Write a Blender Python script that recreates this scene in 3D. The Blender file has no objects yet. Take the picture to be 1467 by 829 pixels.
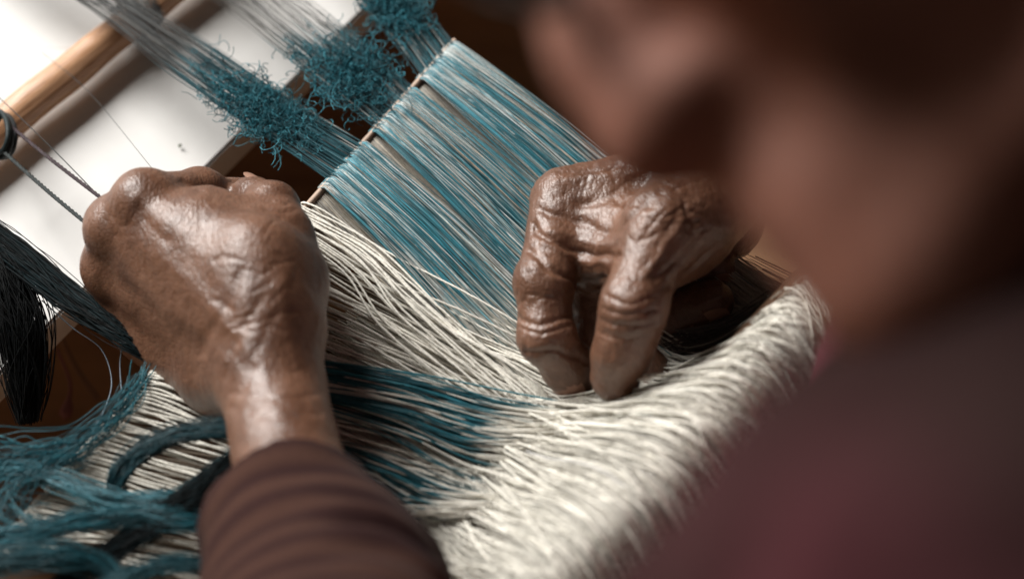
import bpy, bmesh, math, random
import numpy as np
from mathutils import Vector, Matrix

random.seed(7)
RNG = np.random.default_rng(11)
scene = bpy.context.scene
COL = scene.collection
R = math.radians

# ------------------------------------------------------------------ camera
PITCH, D0, LENS, SENSOR = 57.0, 0.95, 85.0, 36.0
sp, cp = math.sin(R(PITCH)), math.cos(R(PITCH))
RV = np.array([1.0, 0, 0])
UV = np.array([0, sp, cp])
BV = np.array([0, -cp, sp])
CAM = BV * D0
cam_data = bpy.data.cameras.new('camera')
cam = bpy.data.objects.new('camera', cam_data)
COL.objects.link(cam)
cam.location = CAM
cam.rotation_euler = (R(90 - PITCH), 0, 0)
cam_data.lens = LENS
cam_data.sensor_width = SENSOR
cam_data.clip_start = 0.05
cam_data.clip_end = 50
cam_data.dof.use_dof = True
cam_data.dof.focus_distance = 0.958
cam_data.dof.aperture_fstop = 4.0
cam_data.dof.aperture_blades = 9
scene.camera = cam

# ------------------------------------------------------------------ world, lamps, exposure
world = bpy.data.worlds.new('World')
scene.world = world
world.use_nodes = True
bg = world.node_tree.nodes['Background']
bg.inputs[0].default_value = (1.0, 0.84, 0.72, 1)
bg.inputs[1].default_value = 0.04


def area(name, loc, target, size, power, colour):
    l = bpy.data.lights.new(name, 'AREA')
    l.shape = 'RECTANGLE'
    l.size, l.size_y = size
    l.energy = power
    l.color = colour
    o = bpy.data.objects.new(name, l)
    COL.objects.link(o)
    o.location = loc
    o.rotation_euler = (Vector(target) - Vector(loc)).to_track_quat('-Z', 'Y').to_euler()
    return o


area('window_light', (-1.66, 1.50, 1.64), (0, 0.05, 0), (1.6, 1.4), 172, (1.0, 0.97, 0.93))
area('room_fill', (-1.6, -0.9, 1.2), (-0.1, 0, 0), (0.9, 0.9), 0.7, (1.0, 0.80, 0.62))

scene.view_settings.view_transform = 'Standard'
scene.view_settings.look = 'None'
scene.view_settings.exposure = 0
scene.view_settings.gamma = 1
scene.render.engine = 'CYCLES'
scene.cycles.use_denoising = True
scene.cycles.max_bounces = 6
scene.cycles.use_adaptive_sampling = True
scene.cycles.adaptive_threshold = 0.01
scene.cycles.sample_clamp_indirect = 4


# ------------------------------------------------------------------ helpers
def V(px, py, d):
    """point seen at photo pixel (px, py), d metres in front of the plane through the focus"""
    dep = D0 - d
    w = dep * SENSOR / LENS
    return CAM + RV * ((px - 733.5) / 1467 * w) + UV * ((414.5 - py) / 1467 * w) - BV * dep


def P(px, py, z):
    """point at height z seen at photo pixel"""
    dr = RV * ((px - 733.5) / 1467 * SENSOR / LENS) + UV * ((414.5 - py) / 1467 * SENSOR / LENS) - BV
    t = (z - CAM[2]) / dr[2]
    return CAM + dr * t


def proj(p):
    q = p - CAM
    dep = -(q @ BV)
    w = dep * SENSOR / LENS
    return np.stack([733.5 + (q @ RV) / w * 1467, 414.5 - (q @ UV) / w * 1467], 1)


def nrm(v):
    v = np.asarray(v, float)
    return v / max(1e-12, np.linalg.norm(v))


def tag(o, label=None, cat=None, group=None, kind=None):
    if label: o['label'] = label
    if cat: o['category'] = cat
    if group: o['group'] = group
    if kind: o['kind'] = kind
    return o


def empty(name, loc, label, cat, group=None):
    o = bpy.data.objects.new(name, None)
    o.empty_display_size = 0.02
    COL.objects.link(o)
    o.location = loc
    return tag(o, label, cat, group)


def mesh_obj(name, verts, faces, mat=None, parent=None, smooth=True, col=None):
    me = bpy.data.meshes.new(name)
    verts = np.asarray(verts, np.float32)
    if isinstance(faces, np.ndarray):
        nf, k = faces.shape
        me.vertices.add(len(verts))
        me.vertices.foreach_set('co', verts.ravel())
        me.loops.add(nf * k)
        me.loops.foreach_set('vertex_index', faces.astype(np.int32).ravel())
        me.polygons.add(nf)
        me.polygons.foreach_set('loop_start', np.arange(0, nf * k, k, dtype=np.int32))
        me.update(calc_edges=True)
        me.validate()
    else:
        me.from_pydata([tuple(map(float, v)) for v in verts], [], faces)
    if smooth:
        me.polygons.foreach_set('use_smooth', np.ones(len(me.polygons), bool))
    if col is not None:
        a = me.color_attributes.new('Col', 'FLOAT_COLOR', 'POINT')
        c = np.ones((len(verts), 4), np.float32)
        c[:, :3] = col
        a.data.foreach_set('color', c.ravel())
    if mat: me.materials.append(mat)
    o = bpy.data.objects.new(name, me)
    COL.objects.link(o)
    if parent is not None:
        o.parent = parent
        o.matrix_parent_inverse = Matrix.Translation(-parent_world(parent))
    return o


def parent_world(p):
    v = Vector((0, 0, 0))
    while p is not None:
        v = v + p.location
        p = p.parent
    return v


# value noise in numpy
_PERM = RNG.random((32, 32, 32)).astype(np.float32)


def vnoise(p):
    p = np.asarray(p)
    i = np.floor(p).astype(int)
    f = p - i
    f = f * f * (3 - 2 * f)
    out = 0
    for dx in (0, 1):
        for dy in (0, 1):
            for dz in (0, 1):
                w = (f[:, 0] if dx else 1 - f[:, 0]) * (f[:, 1] if dy else 1 - f[:, 1]) * (f[:, 2] if dz else 1 - f[:, 2])
                out = out + w * _PERM[(i[:, 0] + dx) % 32, (i[:, 1] + dy) % 32, (i[:, 2] + dz) % 32]
    return out * 2 - 1


def spline(pts, n):
    """Catmull-Rom through pts, n samples spread by chord length"""
    p = np.asarray(pts, float)
    if len(p) == 2:
        t = np.linspace(0, 1, n)[:, None]
        return p[0] * (1 - t) + p[1] * t
    q = np.vstack([2 * p[0] - p[1], p, 2 * p[-1] - p[-2]])
    L = np.r_[0, np.cumsum(np.linalg.norm(np.diff(p, axis=0), axis=1))]
    s = np.linspace(0, L[-1], n)
    k = np.clip(np.searchsorted(L, s, 'right') - 1, 0, len(p) - 2)
    t = ((s - L[k]) / np.maximum(1e-9, L[k + 1] - L[k]))[:, None]
    a, b, c, d = q[k], q[k + 1], q[k + 2], q[k + 3]
    return 0.5 * (2 * b + (c - a) * t + (2 * a - 5 * b + 4 * c - d) * t ** 2 + (3 * b - a - 3 * c + d) * t ** 3)


def tube_geo(c, r, sides=4, twist=0.0, lobe=0.0):
    """one tube: centres c (N,3), radius r (scalar or N)"""
    n = len(c)
    t = np.gradient(c, axis=0)
    t /= np.maximum(1e-12, np.linalg.norm(t, axis=1))[:, None]
    ref = np.where(np.abs(t[:, 2:3]) > 0.9, np.array([[1.0, 0, 0]]), np.array([[0, 0, 1.0]]))
    u = np.cross(t, ref)
    u /= np.maximum(1e-12, np.linalg.norm(u, axis=1))[:, None]
    w = np.cross(u, t)
    r = np.broadcast_to(np.asarray(r, float), (n,))
    th = np.arange(sides) / sides * 2 * np.pi
    rr = r[:, None] * np.ones((1, sides))
    if lobe:
        s = np.r_[0, np.cumsum(np.linalg.norm(np.diff(c, axis=0), axis=1))]
        rr = rr * (1 + lobe * np.cos(2 * (th[None, :] - twist * s[:, None])))
    v = c[:, None, :] + rr[..., None] * (np.cos(th)[None, :, None] * u[:, None, :] + np.sin(th)[None, :, None] * w[:, None, :])
    i = np.arange(n - 1)[:, None] * sides
    j = np.arange(sides)[None, :]
    j2 = (j + 1) % sides
    f = np.stack([i + j, i + j2, i + sides + j2, i + sides + j], -1).reshape(-1, 4)
    return v.reshape(-1, 3), f


def tubes(name, polys, radii, cols, mat, parent=None, sides=4, kind=None, lobe=0, twist=0):
    vs, fs, cs, off = [], [], [], 0
    for k, c in enumerate(polys):
        r = radii[k] if isinstance(radii, (list, np.ndarray)) else radii
        v, f = tube_geo(np.asarray(c), r, sides, twist, lobe)
        vs.append(v); fs.append(f + off); off += len(v)
        col = np.asarray(cols[k], float)
        if col.ndim == 1: col = np.broadcast_to(col, (len(c), 3))
        cs.append(np.repeat(col, sides, axis=0))
    o = mesh_obj(name, np.vstack(vs), np.vstack(fs), mat, parent, True, np.vstack(cs))
    if kind: o['kind'] = kind
    return o


# ------------------------------------------------------------------ materials
def new_mat(name):
    m = bpy.data.materials.new(name)
    m.use_nodes = True
    nt = m.node_tree
    return m, nt, nt.nodes['Principled BSDF']


def node(nt, t, **kw):
    n = nt.nodes.new(t)
    for k, v in kw.items():
        if k in ('operation', 'blend_type', 'data_type', 'attribute_name', 'feature', 'wave_type', 'bands_direction', 'interpolation'):
            setattr(n, k, v)
        else:
            n.inputs[k.replace('_', ' ')].default_value = v
    return n


def ramp(nt, fac, stops):
    n = nt.nodes.new('ShaderNodeValToRGB')
    e = n.color_ramp.elements
    while len(e) < len(stops): e.new(0.5)
    for x, (p, c) in zip(e, stops):
        x.position = p
        x.color = (*c, 1)
    nt.links.new(fac, n.inputs[0])
    return n


def mat_yarn(name, rough=0.55, spec=0.4, sheen=0.15):
    m, nt, b = new_mat(name)
    a = node(nt, 'ShaderNodeAttribute', attribute_name='Col')
    tc = nt.nodes.new('ShaderNodeTexCoord')
    n = node(nt, 'ShaderNodeTexNoise', Scale=900.0, Detail=2.0)
    nt.links.new(tc.outputs['Object'], n.inputs['Vector'])
    mx = nt.nodes.new('ShaderNodeMix'); mx.data_type = 'RGBA'; mx.blend_type = 'MULTIPLY'
    mx.inputs[0].default_value = 0.5
    rp = ramp(nt, n.outputs['Fac'], [(0.3, (0.55, 0.55, 0.55)), (0.65, (1.15, 1.15, 1.15))])
    nt.links.new(a.outputs['Color'], mx.inputs[6])
    nt.links.new(rp.outputs[0], mx.inputs[7])
    nt.links.new(mx.outputs[2], b.inputs['Base Color'])
    b.inputs['Roughness'].default_value = rough
    b.inputs['Specular IOR Level'].default_value = spec
    b.inputs['Sheen Weight'].default_value = sheen
    b.inputs['Sheen Roughness'].default_value = 0.4
    return m


M_YARN = mat_yarn('yarn', 0.55, 0.28, 0.04)
M_SILK = mat_yarn('silk_yarn', 0.42, 0.4, 0.04)
M_DARK = mat_yarn('dark_yarn', 0.6, 0.14, 0.0)
M_CORD = mat_yarn('cotton_cord', 0.6, 0.3)


def mat_skin(name, fine=1.0, tones=((0.094, 0.040, 0.022), (0.150, 0.070, 0.040), (0.208, 0.105, 0.065))):
    m, nt, b = new_mat(name)
    tc = nt.nodes.new('ShaderNodeTexCoord')
    n1 = node(nt, 'ShaderNodeTexNoise', Scale=55.0, Detail=6.0, Roughness=0.6)
    n2 = node(nt, 'ShaderNodeTexNoise', Scale=420.0, Detail=3.0)
    for n in (n1, n2): nt.links.new(tc.outputs['Object'], n.inputs['Vector'])
    rp = ramp(nt, n1.outputs['Fac'], [(0.28, tones[0]), (0.5, tones[1]), (0.72, tones[2])])
    mx = nt.nodes.new('ShaderNodeMix'); mx.data_type = 'RGBA'; mx.blend_type = 'MULTIPLY'
    mx.inputs[0].default_value = 0.35
    rp2 = ramp(nt, n2.outputs['Fac'], [(0.35, (0.6, 0.55, 0.5)), (0.6, (1.1, 1.08, 1.05))])
    nt.links.new(rp.outputs[0], mx.inputs[6]); nt.links.new(rp2.outputs[0], mx.inputs[7])
    nt.links.new(mx.outputs[2], b.inputs['Base Color'])
    b.inputs['Subsurface Weight'].default_value = 0.12
    b.inputs['Subsurface Radius'].default_value = (1.0, 0.35, 0.2)
    b.inputs['Subsurface Scale'].default_value = 0.003
    b.inputs['Specular IOR Level'].default_value = 0.75
    rr = nt.nodes.new('ShaderNodeMapRange')
    rr.inputs[3].default_value = 0.33; rr.inputs[4].default_value = 0.47
    nt.links.new(n1.outputs['Fac'], rr.inputs[0])
    nt.links.new(rr.outputs[0], b.inputs['Roughness'])
    # fine criss-cross lines of old skin: two stretched cell patterns
    prev = None
    for (sc, st, dist, amt) in ((520.0, (1, 0.45, 1), 0.00020, 0.45), (1000.0, (0.5, 1, 0.8), 0.00012, 0.5)):
        mp = nt.nodes.new('ShaderNodeMapping')
        mp.inputs['Scale'].default_value = st
        mp.inputs['Rotation'].default_value = (0.3, 0.2, 0.7)
        nt.links.new(tc.outputs['Object'], mp.inputs[0])
        vo = node(nt, 'ShaderNodeTexVoronoi', feature='DISTANCE_TO_EDGE', Scale=sc)
        nt.links.new(mp.outputs[0], vo.inputs['Vector'])
        mr = nt.nodes.new('ShaderNodeMapRange')
        mr.inputs[1].default_value = 0.0; mr.inputs[2].default_value = 0.25
        nt.links.new(vo.outputs['Distance'], mr.inputs[0])
        bu = nt.nodes.new('ShaderNodeBump')
        bu.inputs['Strength'].default_value = amt * fine
        bu.inputs['Distance'].default_value = dist
        nt.links.new(mr.outputs[0], bu.inputs['Height'])
        if prev: nt.links.new(prev.outputs[0], bu.inputs['Normal'])
        prev = bu
    nt.links.new(prev.outputs[0], b.inputs['Normal'])
    return m


M_SKIN = mat_skin('old_brown_skin')
M_FACE = mat_skin('face_skin', 0.6, ((0.25, 0.105, 0.074), (0.33, 0.15, 0.11), (0.40, 0.19, 0.145)))
_fb = M_FACE.node_tree.nodes['Principled BSDF']
_fb.inputs['Specular IOR Level'].default_value = 0.22
for _l in list(_fb.inputs['Roughness'].links): M_FACE.node_tree.links.remove(_l)
_fb.inputs['Roughness'].default_value = 0.62


def simple(name, col, rough=0.5, spec=0.5, noise=None, bump=0.0, scale=40.0, stretch=(1, 1, 1)):
    m, nt, b = new_mat(name)
    b.inputs['Roughness'].default_value = rough
    b.inputs['Specular IOR Level'].default_value = spec
    if noise is None:
        b.inputs['Base Color'].default_value = (*col, 1)
        return m
    tc = nt.nodes.new('ShaderNodeTexCoord')
    mp = nt.nodes.new('ShaderNodeMapping')
    mp.inputs['Scale'].default_value = stretch
    nt.links.new(tc.outputs['Object'], mp.inputs[0])
    n = node(nt, 'ShaderNodeTexNoise', Scale=scale, Detail=6.0, Roughness=0.6)
    nt.links.new(mp.outputs[0], n.inputs['Vector'])
    rp = ramp(nt, n.outputs['Fac'], [(0.3, col), (0.7, noise)])
    nt.links.new(rp.outputs[0], b.inputs['Base Color'])
    if bump:
        bu = nt.nodes.new('ShaderNodeBump')
        bu.inputs['Strength'].default_value = 0.6
        bu.inputs['Distance'].default_value = bump
        nt.links.new(n.outputs['Fac'], bu.inputs['Height'])
        nt.links.new(bu.outputs[0], b.inputs['Normal'])
    return m


M_NAIL = simple('fingernail', (0.36, 0.2, 0.14), 0.3, 0.5)
M_HAIR = simple('dark_hair', (0.012, 0.009, 0.008), 0.45, 0.4, (0.03, 0.024, 0.02), 0.002, 60, (1, 1, 8))
M_GLFRAME = simple('glasses_frame', (0.012, 0.01, 0.01), 0.3)
M_FLOOR = simple('dark_floor', (0.20, 0.105, 0.055), 0.6, 0.3, (0.36, 0.20, 0.10), 0.003, 6, (1, 5, 1))
M_TWIG = simple('dry_twig', (0.22, 0.12, 0.07), 0.7)
M_BUD = simple('pink_bud', (0.22, 0.085, 0.085), 0.6)
M_LEAF = simple('green_fleck', (0.05, 0.07, 0.025), 0.6)

# lens of the glasses: thin clear sheet with a reflection
M_LENS = bpy.data.materials.new('glasses_lens'); M_LENS.use_nodes = True
_nt = M_LENS.node_tree; _nt.nodes.clear()
_o = _nt.nodes.new('ShaderNodeOutputMaterial'); _m = _nt.nodes.new('ShaderNodeMixShader')
_t = _nt.nodes.new('ShaderNodeBsdfTransparent'); _g = _nt.nodes.new('ShaderNodeBsdfGlossy')
_t.inputs[0].default_value = (.92, .94, .94, 1); _g.inputs['Roughness'].default_value = .12
_m.inputs[0].default_value = 0.012
_nt.links.new(_t.outputs[0], _m.inputs[1]); _nt.links.new(_g.outputs[0], _m.inputs[2]); _nt.links.new(_m.outputs[0], _o.inputs[0])


def mat_board():
    m, nt, b = new_mat('white_board')
    tc = nt.nodes.new('ShaderNodeTexCoord')
    n = node(nt, 'ShaderNodeTexNoise', Scale=7.0, Detail=6.0, Roughness=0.65)
    nt.links.new(tc.outputs['Object'], n.inputs['Vector'])
    base = ramp(nt, n.outputs['Fac'], [(0.3, (0.60, 0.585, 0.565)), (0.6, (0.70, 0.695, 0.68))])
    # small dirt specks
    vo = node(nt, 'ShaderNodeTexVoronoi', Scale=75.0)
    nt.links.new(tc.outputs['Object'], vo.inputs['Vector'])
    n2 = node(nt, 'ShaderNodeTexNoise', Scale=23.0, Detail=2.0)
    nt.links.new(tc.outputs['Object'], n2.inputs['Vector'])
    ad = node(nt, 'ShaderNodeMath', operation='MULTIPLY')
    sp_ = ramp(nt, vo.outputs['Distance'], [(0.05, (1, 1, 1)), (0.10, (0, 0, 0))])
    gate = ramp(nt, n2.outputs['Fac'], [(0.50, (0, 0, 0)), (0.58, (1, 1, 1))])
    nt.links.new(sp_.outputs[0], ad.inputs[0]); nt.links.new(gate.outputs[0], ad.inputs[1])
    mx = nt.nodes.new('ShaderNodeMix'); mx.data_type = 'RGBA'
    mu = node(nt, 'ShaderNodeMath', operation='MULTIPLY'); mu.inputs[1].default_value = 0.85
    nt.links.new(ad.outputs[0], mu.inputs[0])
    nt.links.new(mu.outputs[0], mx.inputs[0])
    nt.links.new(base.outputs[0], mx.inputs[6])
    mx.inputs[7].default_value = (0.28, 0.2, 0.14, 1)
    # a few long faint scratches
    mp = nt.nodes.new('ShaderNodeMapping'); mp.inputs['Rotation'].default_value = (0, 0, R(35)); mp.inputs['Scale'].default_value = (1, 40, 1)
    nt.links.new(tc.outputs['Object'], mp.inputs[0])
    n3 = node(nt, 'ShaderNodeTexNoise', Scale=9.0, Detail=3.0)
    nt.links.new(mp.outputs[0], n3.inputs['Vector'])
    sc = ramp(nt, n3.outputs['Fac'], [(0.70, (1, 1, 1)), (0.76, (0.80, 0.77, 0.74))])
    mx2 = nt.nodes.new('ShaderNodeMix'); mx2.data_type = 'RGBA'; mx2.blend_type = 'MULTIPLY'
    mx2.inputs[0].default_value = 1
    nt.links.new(mx.outputs[2], mx2.inputs[6]); nt.links.new(sc.outputs[0], mx2.inputs[7])
    nt.links.new(mx2.outputs[2], b.inputs['Base Color'])
    b.inputs['Roughness'].default_value = 0.42
    return m


def mat_wood(name, c1, c2, rough, axis_scale, rot):
    m, nt, b = new_mat(name)
    tc = nt.nodes.new('ShaderNodeTexCoord')
    mp = nt.nodes.new('ShaderNodeMapping')
    mp.inputs['Rotation'].default_value = rot
    mp2 = nt.nodes.new('ShaderNodeMapping'); mp2.inputs['Scale'].default_value = axis_scale
    nt.links.new(tc.outputs['Object'], mp.inputs[0]); nt.links.new(mp.outputs[0], mp2.inputs[0])
    n = node(nt, 'ShaderNodeTexNoise', Scale=60.0, Detail=6.0, Roughness=0.65)
    nt.links.new(mp2.outputs[0], n.inputs['Vector'])
    rp = ramp(nt, n.outputs['Fac'], [(0.32, c1), (0.62, c2)])
    nt.links.new(rp.outputs[0], b.inputs['Base Color'])
    b.inputs['Roughness'].default_value = rough
    bu = nt.nodes.new('ShaderNodeBump'); bu.inputs['Distance'].default_value = 0.0005; bu.inputs['Strength'].default_value = 0.5
    nt.links.new(n.outputs['Fac'], bu.inputs['Height']); nt.links.new(bu.outputs[0], b.inputs['Normal'])
    return m


def mat_cloth():
    m, nt, b = new_mat('plaid_jacket_cloth')
    a = node(nt, 'ShaderNodeAttribute', attribute_name='Col')
    tc = nt.nodes.new('ShaderNodeTexCoord')
    n = node(nt, 'ShaderNodeTexNoise', Scale=1400.0, Detail=2.0)
    nt.links.new(tc.outputs['Object'], n.inputs['Vector'])
    rp = ramp(nt, n.outputs['Fac'], [(0.3, (0.7, 0.7, 0.7)), (0.7, (1.2, 1.2, 1.2))])
    mx = nt.nodes.new('ShaderNodeMix'); mx.data_type = 'RGBA'; mx.blend_type = 'MULTIPLY'; mx.inputs[0].default_value = 1
    nt.links.new(a.outputs['Color'], mx.inputs[6]); nt.links.new(rp.outputs[0], mx.inputs[7])
    nt.links.new(mx.outputs[2], b.inputs['Base Color'])
    b.inputs['Roughness'].default_value = 0.9
    b.inputs['Specular IOR Level'].default_value = 0.06
    b.inputs['Sheen Weight'].default_value = 0.02
    return m


M_BOARD = mat_board()
M_CLOTH = mat_cloth()


# ------------------------------------------------------------------ signed-distance modelling
class Field:
    def __init__(s, lo, hi, h):
        s.lo = np.asarray(lo, np.float32); s.h = h
        s.n = np.ceil((np.asarray(hi) - s.lo) / h).astype(int) + 1
        s.ax = [(s.lo[i] + h * np.arange(s.n[i])).astype(np.float32) for i in range(3)]
        s.f = np.full(s.n, 0.08, np.float32)

    def like(s):
        o = Field.__new__(Field); o.lo, o.h, o.n, o.ax = s.lo, s.h, s.n, s.ax
        o.f = np.full(s.n, 0.08, np.float32); return o

    def _win(s, lo, hi):
        a = np.clip(np.floor((np.asarray(lo) - s.lo) / s.h).astype(int), 0, s.n)
        b = np.clip(np.ceil((np.asarray(hi) - s.lo) / s.h).astype(int) + 1, 0, s.n)
        sl = tuple(slice(x, y) for x, y in zip(a, b))
        g = [s.ax[0][sl[0]][:, None, None], s.ax[1][sl[1]][None, :, None], s.ax[2][sl[2]][None, None, :]]
        return sl, g

    @staticmethod
    def smin(a, b, k):
        if k <= 0: return np.minimum(a, b)
        h = np.maximum(k - np.abs(a - b), 0) / k
        return np.minimum(a, b) - h * h * k * 0.25

    def _cone(s, g, a, b, r0, r1, flat):
        ab = (b - a).astype(np.float32); L2 = float(ab @ ab) + 1e-12
        x, y, z = g[0] - a[0], g[1] - a[1], g[2] - a[2]
        t = np.clip((x * ab[0] + y * ab[1] + z * ab[2]) / L2, 0, 1)
        qx, qy, qz = x - t * ab[0], y - t * ab[1], z - t * ab[2]
        if flat is not None:
            n, q = np.asarray(flat[0], np.float32), flat[1]
            dn = (qx * n[0] + qy * n[1] + qz * n[2]) * (1 / q - 1)
            qx, qy, qz = qx + n[0] * dn, qy + n[1] * dn, qz + n[2] * dn
        d = np.sqrt(qx * qx + qy * qy + qz * qz) - (r0 + (r1 - r0) * t)
        return d

    def cone(s, a, b, r0, r1, k=0.004, flat=None, cut=False):
        a, b = np.asarray(a, float), np.asarray(b, float)
        m = max(r0, r1) * (1.5 if flat else 1) + 0.03 + k
        sl, g = s._win(np.minimum(a, b) - m, np.maximum(a, b) + m)
        if min(x.size for x in g) == 0: return s
        d = s._cone(g, a, b, r0, r1, flat).astype(np.float32)
        if cut: s.f[sl] = -s.smin(-s.f[sl], d, k)
        else: s.f[sl] = s.smin(s.f[sl], d, k)
        return s

    def chain(s, pts, rs, k=0.004, flat=None):
        for i in range(len(pts) - 1): s.cone(pts[i], pts[i + 1], rs[i], rs[i + 1], k, flat)
        return s

    def ellip(s, c, axes, rad, k=0.01, cut=False):
        c = np.asarray(c, float); m = max(rad) + 0.03 + k
        sl, g = s._win(c - m, c + m)
        x, y, z = g[0] - c[0], g[1] - c[1], g[2] - c[2]
        q = 0; q2 = 0
        for ax, r in zip(axes, rad):
            p = x * ax[0] + y * ax[1] + z * ax[2]
            q = q + (p / r) ** 2; q2 = q2 + (p / r ** 2) ** 2
        k0, k1 = np.sqrt(q), np.sqrt(q2) + 1e-9
        d = (k0 * (k0 - 1) / k1).astype(np.float32)
        d = np.where(k0 < 1e-3, -min(rad), d)
        if cut: s.f[sl] = -s.smin(-s.f[sl], d, k)
        else: s.f[sl] = s.smin(s.f[sl], d, k)
        return s

    def plane(s, q, n, rad, k=0.002):
        sl, g = s._win(q - rad, q + rad)
        x, y, z = g[0] - q[0], g[1] - q[1], g[2] - q[2]
        d = (x * n[0] + y * n[1] + z * n[2]).astype(np.float32)
        s.f[sl] = -s.smin(-s.f[sl], -d, k); return s

    def join(s, o, k): s.f = s.smin(s.f, o.f, k); return s

    def mesh(s):
        f, n = s.f, s.n
        sg = f < 0
        c = np.zeros(n - 1, np.int8)
        for dx in (0, 1):
            for dy in (0, 1):
                for dz in (0, 1):
                    c += sg[dx:n[0] - 1 + dx, dy:n[1] - 1 + dy, dz:n[2] - 1 + dz]
        act = np.argwhere((c > 0) & (c < 8))
        cor = np.array([(x, y, z) for x in (0, 1) for y in (0, 1) for z in (0, 1)])
        val = np.stack([f[act[:, 0] + q[0], act[:, 1] + q[1], act[:, 2] + q[2]] for q in cor], 1)
        pos = np.zeros((len(act), 3)); cnt = np.zeros(len(act))
        for i in range(8):
            for j in range(i + 1, 8):
                if np.abs(cor[i] - cor[j]).sum() != 1: continue
                a, b = val[:, i], val[:, j]
                m = (a < 0) != (b < 0)
                t = np.where(m, a / np.where(a == b, 1, a - b), 0)[:, None]
                pos += np.where(m[:, None], cor[i] + (cor[j] - cor[i]) * t, 0); cnt += m
        v = s.lo + (act + pos / cnt[:, None]) * s.h
        idx = np.full(n - 1, -1, np.int64); idx[tuple(act.T)] = np.arange(len(act))
        faces = []
        for ax in range(3):
            o1, o2 = [(1, 2), (2, 0), (0, 1)][ax]
            s0 = [slice(None)] * 3; s1 = [slice(None)] * 3
            s0[ax] = slice(0, n[ax] - 1); s1[ax] = slice(1, n[ax])
            A, B = sg[tuple(s0)], sg[tuple(s1)]
            e = np.argwhere(A != B)
            e = e[(e[:, o1] > 0) & (e[:, o2] > 0) & (e[:, o1] < n[o1] - 1) & (e[:, o2] < n[o2] - 1)]
            ins = A[tuple(e.T)]
            def cell(d1, d2):
                q = e.copy(); q[:, o1] += d1; q[:, o2] += d2
                return idx[tuple(q.T)]
            q = np.stack([cell(-1, -1), cell(0, -1), cell(0, 0), cell(-1, 0)], 1)
            q = np.where(ins[:, None], q, q[:, ::-1])
            faces.append(q)
        return v, np.vstack(faces)


def relax(v, f, it=2, lam=0.5):
    e = np.vstack([f[:, [0, 1]], f[:, [1, 2]], f[:, [2, 3]], f[:, [3, 0]]])
    for _ in range(it):
        s = np.zeros_like(v); c = np.zeros(len(v))
        for a in range(3):
            s[:, a] = np.bincount(e[:, 0], v[e[:, 1], a], len(v)) + np.bincount(e[:, 1], v[e[:, 0], a], len(v))
        c = np.bincount(e[:, 0], minlength=len(v)) + np.bincount(e[:, 1], minlength=len(v))
        v = v + lam * (s / np.maximum(1, c)[:, None] - v)
    return v


def normals(v, f):
    fn = np.cross(v[f[:, 2]] - v[f[:, 0]], v[f[:, 3]] - v[f[:, 1]])
    n = np.zeros_like(v)
    for k in range(4):
        for a in range(3): n[:, a] += np.bincount(f[:, k], fn[:, a], len(v))
    return n / np.maximum(1e-12, np.linalg.norm(n, axis=1))[:, None]


def polydist(p, line):
    d = np.full(len(p), 1e9)
    line = np.asarray(line, float)
    for a, b in zip(line[:-1], line[1:]):
        ab = b - a
        t = np.clip(((p - a) @ ab) / (ab @ ab), 0, 1)
        d = np.minimum(d, np.linalg.norm(p - (a + t[:, None] * ab), axis=1))
    return d


def sculpt(v, f, lines, noise_amp=(0.0005, 0.00022)):
    """push real creases, tendons and wrinkles into a hand; lines = (photo polyline, half width px, height mm)"""
    n = normals(v, f)
    px = proj(v)
    front = np.clip(((CAM - v) / np.linalg.norm(CAM - v, axis=1)[:, None] * n).sum(1) * 2.5, 0, 1)
    disp = np.zeros(len(v))
    wob = np.stack([vnoise(v * 140), vnoise(v * 140 + 9)], 1) * 5
    for line, w, amp in lines:
        d = polydist(px + wob, line)
        disp += amp * 0.001 * np.exp(-(d / w) ** 2) * front
    disp += noise_amp[0] * vnoise(v * 110) + noise_amp[1] * vnoise(v * 330 + 5)
    w1 = 1 - np.abs(vnoise(v * np.array([260, 150, 210]) + 3 * vnoise(v * 60)[:, None]))
    disp -= noise_amp[1] * 1.3 * np.clip(w1 - 0.8, 0, 1) * 5
    return v + n * disp[:, None]


# ================================================================== the setting: floor
def box(name, lo, hi, mat, parent=None):
    x0, y0, z0 = lo; x1, y1, z1 = hi
    v = [(x0, y0, z0), (x1, y0, z0), (x1, y1, z0), (x0, y1, z0), (x0, y0, z1), (x1, y0, z1), (x1, y1, z1), (x0, y1, z1)]
    f = [(3, 2, 1, 0), (4, 5, 6, 7), (0, 1, 5, 4), (1, 2, 6, 5), (2, 3, 7, 6), (3, 0, 4, 7)]
    return mesh_obj(name, v, f, mat, parent, False)


ZB, ZF = -0.038, -0.15
floor = mesh_obj('floor', [(-3, -3, ZF), (3, -3, ZF), (3, 3, ZF), (-3, 3, ZF)], [(0, 1, 2, 3)], M_FLOOR, None, False)
tag(floor, kind='structure')

# ------------------------------------------------------------------ white board under the warp
e0, e1 = P(745, -210, ZB), P(-110, 645, ZB)     # its straight near edge
ed = nrm(e1 - e0)
out = nrm(np.cross([0, 0, 1], ed))
if out[0] > 0: out = -out
out = out if (P(0, 0, ZB) - e0) @ out > 0 else -out
cs = [e0 - ed * 0.1, e1 - ed * 0.0, e1 + out * 0.42, e0 - ed * 0.1 + out * 0.42]
bm = bmesh.new()
vb = [bm.verts.new(Vector(c)) for c in cs] + [bm.verts.new(Vector(c) - Vector((0, 0, 0.018))) for c in cs]
for q in ((0, 1, 2, 3), (7, 6, 5, 4), (0, 4, 5, 1), (1, 5, 6, 2), (2, 6, 7, 3), (3, 7, 4, 0)):
    bm.faces.new([vb[i] for i in q])
bmesh.ops.recalc_face_normals(bm, faces=bm.faces)
bmesh.ops.bevel(bm, geom=bm.edges[:], offset=0.0012, segments=2, affect='EDGES')
me = bpy.data.meshes.new('white_board'); bm.to_mesh(me); bm.free()
me.materials.append(M_BOARD)
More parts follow.
